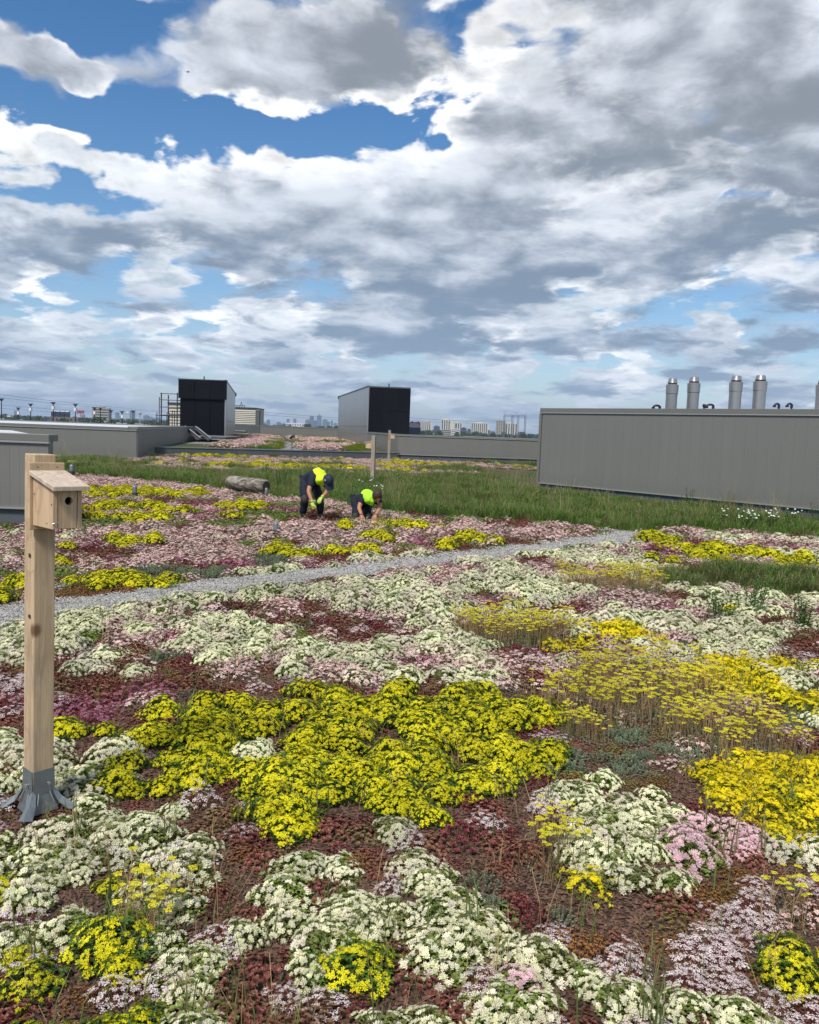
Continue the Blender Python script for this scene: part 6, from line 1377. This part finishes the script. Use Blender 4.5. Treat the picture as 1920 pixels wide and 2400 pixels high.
def person(loc, J, label, cap, vest, gloves):
    p = tag(empty('person', loc), label, 'person')
    g = lambda k: np.array(J[k], float)
    hip, wst, chs, nck, hd = g('hip'), g('waist'), g('chest'), g('neck'), g('head')
    V = [hip, wst, chs, nck, hd]; Rr = [.10, .095, .10, .052, (.075, .085)]; E = [(0, 1), (1, 2), (2, 3), (3, 4)]
    def chain(root, names, rad):
        b = root
        for nm, r in zip(names, rad): V.append(g(nm)); Rr.append(r); E.append((b, len(V) - 1)); b = len(V) - 1
    chain(0, ('hl', 'kl', 'al', 'tl'), (.065, .052, .042, .03)); chain(0, ('hr', 'kr', 'ar', 'tr'), (.065, .052, .042, .03))
    chain(2, ('sl', 'el', 'wl'), (.058, .042, .030)); chain(2, ('sr', 'er', 'wr'), (.058, .042, .030))
    skin('body', V, E, Rr, M['skin'], p)
    # trousers
    V2 = [hip, wst * .6 + hip * .4, g('hl'), g('kl'), g('al'), g('hr'), g('kr'), g('ar')]
    skin('trousers', V2, [(0, 1), (0, 2), (2, 3), (3, 4), (0, 5), (5, 6), (6, 7)], [.148, .140, .105, .080, .072, .105, .080, .072], M['navy2'], p, 2, 0, .04)
    # shirt with sleeves to the elbow
    V3 = [wst, chs, chs * .25 + nck * .75, g('sl'), g('sl') * .35 + g('el') * .65, g('sr'), g('sr') * .35 + g('er') * .65, hip * .85 + wst * .15]
    skin('shirt', V3, [(0, 1), (1, 2), (1, 3), (3, 4), (1, 5), (5, 6), (0, 7)], [.145, .145, .085, .078, .066, .078, .066, .15], M['navy'], p, 2, 0, .035)
    # sleeveless high-visibility vest
    V4 = [np.array(q[:3]) for q in J['vest']]; skin('vest', V4, [(i, i + 1) for i in range(len(V4) - 1)], [q[3] for q in J['vest']], vest, p, 3, 0, .055)
    for s in 'lr':
        a, t_ = g('a' + s), g('t' + s)
        skin('boot', [a + [0, 0, .05], a, t_], [(0, 1), (1, 2)], [.052, .058, .045], M['boot'], p, 1)
        mb = MB(); k = g('k' + s); ellipsoid(mb, k + g('pad'), (.07, .065, .09)); mb.build('knee_pad', M['pad'], p, smooth=True)
        w_, e_ = g('w' + s), g('e' + s); d = w_ - e_
        hand(p, w_, norm(norm(d) + np.array([0, 0, -.2])), g('palm'), M['glove'] if gloves else M['skin'], 'glove' if gloves else 'hand', .8, 1.12)
        if gloves: skin('glove_cuff', [w_ - norm(d) * .05, w_ + norm(d) * .01], [(0, 1)], [.042, .036], M['glove'], p, 1)
    # head details: face turned along 'look', crown along 'up'
    f = norm(g('look')); up = norm(g('crown') - f * np.dot(g('crown'), f)); rt = np.cross(f, up); HR = np.column_stack([rt, f, up])
    mb = MB(); ellipsoid(mb, hd + f * .0, (.078, .098, .115), HR); mb.build('head', M['skin'], p, smooth=True)
    mb = MB(); mb.tube([hd + f * .092 + up * .01, hd + f * .118 - up * .025], [.010, .017], 8); mb.build('nose', M['skin'], p, smooth=True)
    for s in (-1, 1):
        mb = MB(); ellipsoid(mb, hd + rt * s * .078 - up * .005 - f * .005, (.012, .020, .032), HR, 10, 8); mb.build('ear', M['skin'], p, smooth=True)
        mb = MB(); ellipsoid(mb, hd + rt * s * .030 + up * .012 + f * .086, (.013, .008, .007), HR, 10, 8); mb.build('eye', M['dark'], p, smooth=True)
    mb = MB(); mb.tube([hd + f * .088 - up * .052 - rt * .022, hd + f * .093 - up * .052, hd + f * .088 - up * .052 + rt * .022], .006, 6); mb.build('mouth', plain('lips', (.25, .08, .06), .5), p)
    if cap:
        mb = MB(); ellipsoid(mb, hd + up * .012 - f * .006, (.094, .113, .122), HR, 20, 12, .02); mb.build('cap', M['cap'], p, smooth=True)
        mb = MB(); c0 = hd + up * .02 + f * .085; V = []
        for i in range(9):
            a = -1.1 + 2.2 * i / 8; V.append(hd + up * .02 + f * (.085 + .0 * cos(a)) * cos(a * .75) * 1.1 + rt * .09 * sin(a))
        for i in range(9):
            a = -1.1 + 2.2 * i / 8; V.append(hd + up * (.005 - .015) + f * (.105 + .085 * cos(a)) + rt * .092 * sin(a))
        mb.add(V, [(i, i + 1, 10 + i, 9 + i) for i in range(8)]); ob = mb.build('cap_visor', M['cap'], p); so = ob.modifiers.new('t', 'SOLIDIFY'); so.thickness = .006
        mb = MB(); ellipsoid(mb, hd - f * .0 + rt * .085 + up * .05, (.006, .02, .012), HR, 8, 6); mb.build('cap_badge', M['c_white'], p)
        mb = MB(); ellipsoid(mb, hd + up * .0 - f * .012, (.084, .100, .112), HR, 18, 12, -.35); mb.build('hair', M['hair'], p, smooth=True)
    else:
        mb = MB(); ellipsoid(mb, hd + up * .014 - f * .016, (.090, .104, .120), HR, 20, 12, -.12); mb.build('hair', M['hair'], p, smooth=True)
    return p
JA = dict(hip=(-.08, .12, .70), waist=(-.03, .06, .80), chest=(.10, -.06, .85), neck=(.24, -.20, .80), head=(.315, -.28, .745),
          hl=(-.15, .04, .64), kl=(-.11, -.09, .38), al=(-.17, .06, .09), tl=(-.10, -.08, .05), hr=(.03, .18, .64), kr=(.15, .0, .36), ar=(.16, .10, .09), tr=(.21, -.05, .05),
          sl=(.02, -.20, .74), el=(-.03, -.30, .54), wl=(.055, -.38, .36), sr=(.27, -.04, .70), er=(.29, -.16, .53), wr=(.215, -.28, .45), pad=(.0, -.045, .0), palm=(.3, .5, -.5), look=(.35, -.35, -.87), crown=(.55, -.75, .25), vest=[(.02, .02, .83, .150), (.12, -.10, .82, .165), (.19, -.17, .76, .135), (.17, -.22, .66, .095)])
w1_ = person((WK[0][0], WK[0][1], 0), JA, 'bending worker in yellow high-visibility vest, navy cap and lime gloves weeding the sedum', True, M['hivis'], True)
JB = dict(hip=(-.15, .20, .33), waist=(-.10, .12, .40), chest=(.06, -.04, .44), neck=(.15, -.17, .46), head=(.205, -.245, .475),
          hl=(-.19, .12, .30), kl=(-.19, .02, .07), al=(-.22, .42, .07), tl=(-.22, .52, .03), hr=(-.02, .20, .30), kr=(.04, .04, .07), ar=(.04, .46, .07), tr=(.04, .56, .03),
          sl=(-.07, -.14, .42), el=(-.12, -.22, .25), wl=(-.06, -.34, .14), sr=(.25, -.06, .40), er=(.26, -.18, .24), wr=(.20, -.32, .15), pad=(0, -.03, -.01), palm=(0, .3, -1), look=(.25, -.45, -.86), crown=(.30, -.85, .42), vest=[(-.06, .04, .46, .145), (.03, -.07, .46, .160), (.08, -.16, .41, .125), (.06, -.20, .32, .085)])
w2_ = person((WK[1][0], WK[1][1], 0), JB, 'kneeling brown-haired worker in green high-visibility vest beside the bending one', False, M['hivis_g'], False)
o = tag(empty('pruning_shears', (WK[0][0] + .10, WK[0][1] - .40, .24)), 'dark hand shears held low by the bending worker', 'tool')
for s in (-1, 1):
    mb = MB(); mb.tube([(s * .03, 0, .08), (s * .012, 0, .02), (0, 0, 0), (-s * .012, 0, -.05)], [.008, .008, .007, .002], 6); mb.build('handle' if s < 0 else 'blade', M['tool'], o)

# ------------------------------------------------------------------ the planting
fr = random.Random(11)
NEAR_Y = 3.75; HEADS_Y = 3.0
INFO = {   # code: thing name, category, what it looks like
 'W': ('white_stonecrop', 'stonecrop', 'cream-white stonecrop clump'),
 'PS': ('pink_stonecrop', 'stonecrop', 'soft pink star-flowered stonecrop'),
 'Y': ('yellow_stonecrop', 'stonecrop', 'yellow-flowered stonecrop clump'),
 'G': ('golden_stonecrop', 'stonecrop', 'dense golden-yellow stonecrop cushion'),
 'P': ('blush_stonecrop', 'stonecrop', 'pale blush stonecrop clump'),
 'PW': ('airy_stonecrop', 'stonecrop', 'airy white-pink stonecrop on red stems'),
 'M': ('magenta_stonecrop', 'stonecrop', 'magenta-flowered stonecrop clump'),
 'T': ('tall_stonecrop', 'stonecrop', 'tall tan-stalked yellow-headed stonecrop'),
 'R': ('red_stonecrop', 'stonecrop', 'bronze-red stonecrop rosettes'),
 'V': ('wine_stonecrop', 'stonecrop', 'wine-red leafy stonecrop'),
 'O': ('orange_stonecrop', 'stonecrop', 'rusty orange mossy stonecrop'),
 'B': ('blue_stonecrop', 'stonecrop', 'blue-grey spiky stonecrop tuft'),
 'L': ('green_stonecrop', 'stonecrop', 'light green flowerless stonecrop'),
 'A': ('green_stonecrop', 'stonecrop', 'fine yellow-green stonecrop mat'),
}
def place_words(x, y):
    q = x / y
    if math.hypot(x - PX, y - PY) < .42: return 'at the foot of the birdhouse post'
    r = ['on the bottom edge', 'just above the bottom edge', 'low', 'a little higher up', 'below the yellow carpet' if -.28 < q < .2 else 'farther up'][sum(y > v for v in (2.35, 2.65, 3.0, 3.4))]
    c = ['far left', 'left', 'left of centre', 'in the centre', 'right of centre', 'right', 'far right'][sum(q > v for v in (-.38, -.24, -.09, .09, .24, .38))]
    return r + ', ' + c
def add_thing(code, x, y, z, spin, sc, label=None, group=None, heads=False):
    K = KINDS[code]; k = K[fr.randrange(len(K))]; nm, cat, desc = INFO[code]
    wd = place_words(x, y); size = 'tiny' if sc < .5 else 'small' if sc < .68 else 'broad' if sc > .84 else ''; label = label or (size + ' ' + desc + ', ' + wd).strip(); group = group or ((size + ' ').lstrip() + nm.replace('_', ' ') + ' clumps ' + wd)
    o = empty(nm, (x, y, z), spin); o.scale = (sc,) * 3; tag(o, label, cat, group)
    o.scale = (sc * fr.uniform(.85, 1.15), sc * fr.uniform(.85, 1.15), sc * fr.uniform(.75, 1.05))
    link('foliage', k['fol'], o)['kind'] = 'stuff'
    if k['hj'] is None: pass
    elif heads:
        for (p, n, i, sp, s2) in k['heads']:
            h = link('flower_head', k['hmesh'][i], o); Rm = rot_to(n, sp)
            h.matrix_local = Matrix.Translation(Vector(p)) @ Matrix([list(map(float, r)) for r in Rm]).to_4x4() @ Matrix.Scale(s2, 4)
    else:
        link('flower_heads', k['hj'], o)['kind'] = 'stuff'
    return o
SPEC = [  # plants anyone would single out
 ('G', .735, 2.98, .80, 'small round golden-yellow cushion alone on bare soil right of centre'),
 ('Y', -1.05, 2.86, .45, 'small yellow stonecrop with few heads among white clumps at left'),
 ('PS', 1.20, 3.22, 1.15, 'large soft pink star-flowered dome among white clumps at right'),
 ('R', -.42, 2.40, 1.0, 'large bronze-red rosette stonecrop with round leaves at bottom centre-left'),
 ('Y', -.12, 2.44, .95, 'big yellow dome just right of the bronze-red rosettes at the bottom'),
 ('Y', -.92, 2.52, 1.0, 'big rounded yellow dome at lower left beside airy white-pink flowers'),
 ('V', .28, 3.30, 1.2, 'upright wine-red leafy stonecrop in the red patch right of centre'),
]
DEAD = []
for q in range(6):
    mb = MB()
    for i in range(3 if q < 4 else 6):
        a = U(0, 6.28); h = U(.09, .22); ln = U(.02, .12); b = np.array([U(-.03, .03), U(-.03, .03), 0]); m1 = b + [cos(a) * ln * .3, sin(a) * ln * .3, h * .6]; tp = b + [cos(a) * ln, sin(a) * ln, h]
        if q < 3: stem(mb, b, m1, .0013, 0); stem(mb, m1, tp, .001, 0); [stem(mb, tp, tp + [U(-.012, .012), U(-.012, .012), U(.0, .012)], .0007, 0) for _ in range(3)]
        else:
            s_ = np.array([-sin(a), cos(a), 0]) * .0022; mb.add([b - s_, b + s_, m1 + s_, m1 - s_, tp], [(0, 1, 2, 3), (3, 2, 4)], 1)
    DEAD.append(mb.mesh('stalk', [M['stem_tan'], M['grass_b']]))
far = {k: [] for k in KINDS}
taken = [(s[1], s[2]) for s in SPEC]
for (code, x, y, sc, lab) in SPEC: add_thing(code, x, y, gz(x, y), fr.uniform(0, 6.28), sc, lab, lab[:40].rsplit(' ', 1)[0], True)
chips = []; stn = []; count = 0
y = 1.75
while y < 47:
    s = .112 if y < 4.6 else .128 if y < 7 else .165 if y < 12 else .215 if y < 33 else .26
    hw = .56 * y + 1.0; x = -hw
    while x < hw:
        px_, py_ = x + fr.uniform(-.5, .5) * s, y + fr.uniform(-.5, .5) * s; x += s
        if px_ > 3.0 and py_ < 40:       # keep out of the plant room
            if (px_ - PL[0]) * N[0] + (py_ - PL[1]) * N[1] > -.15: continue
        if py_ > 34.5 and px_ < -12.2 + (36 - py_) * .16: continue
        if py_ > 12.4 and px_ < -5.5 and py_ < 17.4 and px_ < -5.5 - .62 * (py_ - 12.7): continue
        if py_ > 35 and py_ > 40.6 + (px_ + 13.4) * .4457 - .1 and px_ < -.7: continue
        if px_ > -.8 and py_ > 45.8: continue
        k = kind_at(px_, py_); z = gz(px_, py_); sp = fr.uniform(0, 6.28)
        if k in ('PATH', 'PATH2'):
            if k == 'PATH2' and fr.random() < .25: far['GR'].append((px_, py_, z, sp, .5, 0))
            continue
        if min((px_ - a) ** 2 + (py_ - b) ** 2 for a, b in taken) < .018: continue
        if math.hypot(px_ - PX, py_ - PY) < .115: continue
        if k in ('GR', 'G2') and abs((px_ + 4.08) * .55 + (py_ - 20.45) * .84) < .42 and abs(px_ + 4.08) < .75 and py_ < 20.9: continue
        r = fr.random()
        if k == 'S':
            if r < .22: k = 'R'
            elif r < .28: k = 'O'
            elif r < .36: k = 'PW'
            elif r < .42: k = 'B'
            else: continue
            sc0 = .55
        else:
            sc0 = 1.0
            if k in ('W', 'Y', 'P', 'M') and r < .05: continue
            gap = nz(px_, py_, 4.2, 41)
            if y < 5.2 and k in ('W', 'PW', 'L', 'PS'):
                if gap < -.44:
                    if r < .45: continue
                    k = 'R'; sc0 = .7
                if gap < -.26: k = 'R' if r > .35 else 'PW' if r > .22 else 'O'
            elif y < 6.2 and k == 'Y' and gap < -.20:
                if gap < -.27 or r < .5: continue
                k = 'R'
            elif k in ('W', 'P') and y < 12 and gap < -.56: k = 'R'
            # strays of a neighbour
            if k == 'W' and py_ > 4.6 and r > .93: k = 'P'
            elif k == 'W' and r > .89: k = 'L'
            elif k == 'W' and r > .885: k = 'R'
            elif k == 'P' and r > .93: k = 'M' if r > .965 else 'B'
            elif k == 'P' and r > .89: k = 'W' if py_ < 14 else 'A'
            elif k == 'P' and r > .82: k = 'R'
            elif k == 'M' and r > .66: k = 'P' if r > .8 else 'R'
            elif k == 'Y' and py_ > 10 and r > .8: k = 'A' if r > .88 else 'P'
            elif k == 'R' and r > .80: k = 'V'
            elif k == 'R' and r > .70: k = 'PW' if py_ < 8 else 'P'
            elif k == 'T' and r > .80: k = 'B' if r > .9 else 'P'
            elif k == 'O' and r > .86: k = 'PW' if r > .95 else 'B'
            elif k == 'G' and r > .97: k = 'A'
        sc = sc0 * fr.uniform(.70, 1.25) * (.74 if py_ < 4.6 else .86 if py_ < 7 else 1.0 if py_ < 12 else 1.3 if py_ < 33 else 1.55)
        if k == 'PW' : sc *= fr.uniform(.75, 1.05)
        if k in ('GR', 'G2'):
            n = nz(px_, py_, .5, 17) + .7 * nz(px_, py_, 1.6, 27); sc *= .86 + .55 * n
            if px_ > 3.0 and py_ < 30: sc *= min(1.0, .45 + .35 * -((px_ - PL[0]) * N[0] + (py_ - PL[1]) * N[1]))
            if n < -.45 and fr.random() < .6: continue
            if k == 'GR' and fr.random() < .14 + .3 * max(0, nz(px_, py_, .9, 51)): far['G2'].append((px_, py_, z, sp, sc * .9, fr.randrange(2))); continue
            if k == 'GR' and fr.random() < .05 and py_ < 24: far['A' if n > 0 else 'P'].append((px_, py_, z, sp, 1.1, 0)); continue
            if k == 'G2' and fr.random() < .3: k = 'GR'
            if k == 'GR' and py_ < 20 and n < -.45: sc *= .5
            for q in range(2 if k == 'GR' else 3):
                ax, ay = px_ + fr.uniform(-.12, .12), py_ + fr.uniform(-.12, .12)
                far[k].append((ax, ay, z, fr.uniform(0, 6), sc * fr.uniform(.8, 1.1) / (1.25 if py_ < 33 else 1.5), fr.randrange(len(KINDS[k]))))
            if k == 'GR' and fr.random() < .018: far['GT'].append((px_, py_, z, sp, fr.uniform(.6, 1.1), fr.randrange(2)))
            continue
        if py_ < NEAR_Y and abs(px_) < .56 * py_ + .25:
            add_thing(k, px_, py_, z, sp, sc, heads=py_ < HEADS_Y); count += 1
        else:
            far[k].append((px_, py_, z, sp, sc, fr.randrange(len(KINDS[k]))))
            if 24 < py_ < 33 and False: pass
    y += s
# raised roof mats
for i in range(2600):
    yy = fr.uniform(44.5, 99); xx = fr.uniform(-19, -3)
    lft = -14.4 - (yy - 63) * .18; rgt = -1.2 - (yy - 46) * .147
    if not (lft + .3 < xx < rgt - .3): continue
    if yy < 41.5 + (xx + 13.4) * .4457 + .6: continue
    gp = -6.55 - (yy - 45) * .165
    if abs(xx - gp) < .55: continue
    n = nz(xx * .4, yy * .14, 1.0, 31); k = 'P' if n > -.12 else 'A' if n > -.3 else 'GR'
    far[k].append((xx, yy, .41, fr.uniform(0, 6), fr.uniform(2.2, 3.4) if k != 'GR' else 1.2, fr.randrange(len(KINDS[k]))))
NAMES = {'W': 'white_stonecrop_mat', 'PS': 'pink_stonecrop_mat', 'Y': 'yellow_stonecrop_mat', 'G': 'golden_stonecrop_mat', 'P': 'blush_stonecrop_mat', 'PW': 'airy_stonecrop_mat', 'M': 'magenta_stonecrop_mat',
         'T': 'tall_stonecrop_stand', 'R': 'red_stonecrop_mat', 'V': 'wine_stonecrop_mat', 'O': 'orange_stonecrop_mat', 'B': 'blue_stonecrop_mat', 'L': 'green_stonecrop_mat', 'A': 'lime_stonecrop_mat', 'GR': 'meadow_grass', 'G2': 'sedge_grass', 'GT': 'seeding_grass'}
FL = {'W': 'wide mat of cream-white stonecrop flowers this side of the gravel path', 'PS': 'soft pink star-flowered stonecrop spread', 'Y': 'carpets of yellow-flowered dark green stonecrop', 'G': 'golden-yellow stonecrop cushions at the right edge',
      'P': 'frothy blush-pink stonecrop mats beyond the gravel path', 'PW': 'airy white-pink stonecrop scattered on red stems', 'M': 'magenta stonecrop drifts', 'T': 'stand of tan-stalked acid yellow stonecrop right of centre', 'R': 'bronze-red leafy stonecrop filling between flowers',
      'V': 'wine-red leafy stonecrop scattered among the mats', 'O': 'rusty orange mossy stonecrop', 'B': 'blue-grey stonecrop tufts', 'L': 'light green leafy stonecrop', 'A': 'lime green stonecrop mats', 'GR': 'green meadow grass before the grey walls', 'G2': 'dark tufted sedge at right beyond the white mat', 'GT': 'taller seeding grass stalks in the meadow'}
for k, pts in far.items(): scatter(NAMES[k], [v['all'] for v in KINDS[k]], pts, FL[k])
dead = []; bits = []
for i in range(520):
    yy = 2.1 + 7 * fr.random() ** 1.3; xx = fr.uniform(-.54, .54) * yy
    if kind_at(xx, yy) in ('PATH', 'PATH2'): continue
    dead.append((xx, yy, gz(xx, yy), fr.uniform(0, 6), fr.uniform(.6, 1.2), fr.randrange(len(DEAD))))
scatter('stray_stalks', DEAD, dead, 'stray dry stalks and thin grass blades among the flowers')
# stones of the path and bark chips, loose on the surface
def in_path(x, y): return kind_at(x, y)
y = 5.2
while y < 16:
    s = .13 if y < 10 else .18
    x = -4.6
    while x < 9:
        px_, py_ = x + fr.uniform(-.5, .5) * s, y + fr.uniform(-.5, .5) * s; x += s
        k = kind_at(px_, py_)
        if k == 'PATH' or (k == 'PATH2' and fr.random() < .8): stn.append((px_, py_, gz(px_, py_) + .022, fr.uniform(0, 6), fr.uniform(.8, 1.15) * (1 if y < 10 else 1.35), fr.randrange(3)))
    y += s
scatter('loose_gravel', STONES, stn, 'loose grey gravel stones of the path')
y = 1.7
while y < 12:
    s = .13 if y < 6 else .22; hw = .56 * y + .5; x = -hw
    while x < hw:
        px_, py_ = x + fr.uniform(-.5, .5) * s, y + fr.uniform(-.5, .5) * s; x += s
        if y > 6 and kind_at(px_, py_) not in ('S', 'R', 'O'): continue
        if kind_at(px_, py_) == 'PATH': continue
        chips.append((px_, py_, gz(px_, py_) - .001, fr.uniform(0, 6), fr.uniform(.8, 1.2) * s / .13, fr.randrange(3)))
    y += s
scatter('bark_mulch', CHIPS, chips, 'loose reddish-brown bark mulch between the plants')
print('individual plants', count, {k: len(v) for k, v in far.items()}, len(stn), len(chips))

# taller plants that stand out of the meadow
def tall_weed(x, y, h, n, lab, group=None, mat='weed', flower=None, nm='tall_weed', cat='weed'):
    o = tag(empty(nm, (x, y, gz(x, y))), lab, cat, group)
    mb = MB(); tips = []
    for i in range(n):
        a = fr.uniform(0, 6.28); q = fr.uniform(0, .16 * h / .5); hh = h * fr.uniform(.6, 1.1); b = np.array([q * cos(a), q * sin(a), 0]); tp = b + np.array([cos(a) * hh * .18, sin(a) * hh * .18, hh])
        stem(mb, b, tp, .004, 0)
        for j in range(16):
            s = .1 + .9 * j / 16; a2 = j * 2.4 + i; leaf(mb, b + (tp - b) * s, (cos(a2), sin(a2), .7), hh * .26 * (1.1 - .5 * s), .011, 0, .25)
        tips.append(tp)
    mb.build('foliage', M[mat], o)
    if flower:
        mb = MB()
        for tp in tips:
            star(mb, tp + [0, 0, .01], norm([fr.uniform(-.4, .4), -.6, .8]), .026, 0, 12, .25, .14)
        mb.build('blossoms', M[flower], o)['kind'] = 'stuff'
WEEDS = [(-.93, 17.3, .62, 12, 'lush bright green leafy clump growing between the two workers'), (-1.35, 17.6, .50, 9, 'smaller green leafy clump just left of the one between the workers'), (-.55, 17.9, .42, 8, 'short green leafy clump right behind the kneeling worker'),
         (-3.5, 22.5, .55, 10, 'leafy weed clump behind the log'), (-8.4, 30.5, .7, 9, 'tall weed clump by the corner of the long parapet'), (-10.4, 33, .6, 8, 'bushy weed against the long grey parapet'),
         (-4.8, 27.0, .5, 8, 'green weed tuft in the meadow before the left tower'), (6.9, 20.4, .55, 8, 'thistle-like weed leaning on the plant room base'), (8.6, 17.2, .5, 8, 'leafy weed at the plant room base near the right edge'),
         (7.6, 16.1, .45, 9, 'green weed clump beside the daisies'), (-.3, 13.3, .35, 7, 'small fresh green weed among blush mats before the workers'), (3.0, 7.7, .32, 9, 'dark green ferny weed at right beyond the white mat'),
         (3.4, 8.0, .36, 9, 'second dark ferny weed nearer the right edge'), (3.7, 7.5, .34, 9, 'dark ferny weed at the right edge behind the mats')]
for (x, y, h, n, lab) in WEEDS: tall_weed(x, y, h, n, lab)
for k, (x, y) in enumerate(((6.55, 15.9), (6.75, 16.1), (6.35, 16.2), (7.5, 16.9), (7.2, 16.3), (8.2, 17.4))):
    tall_weed(x, y, .36, 8, 'white daisies in bloom at the edge of the meadow at right', 'daisy clumps by the plant room', 'weed', 'c_daisy', 'daisy_clump', 'daisies')
for (x, y, h) in ((-1.15, 20.6, .42), (-.75, 20.3, .38)): tall_weed(x, y, h, 6, 'white yarrow in bloom behind the kneeling worker', 'yarrow behind the workers', 'weed', 'c_daisy', 'yarrow', 'yarrow')
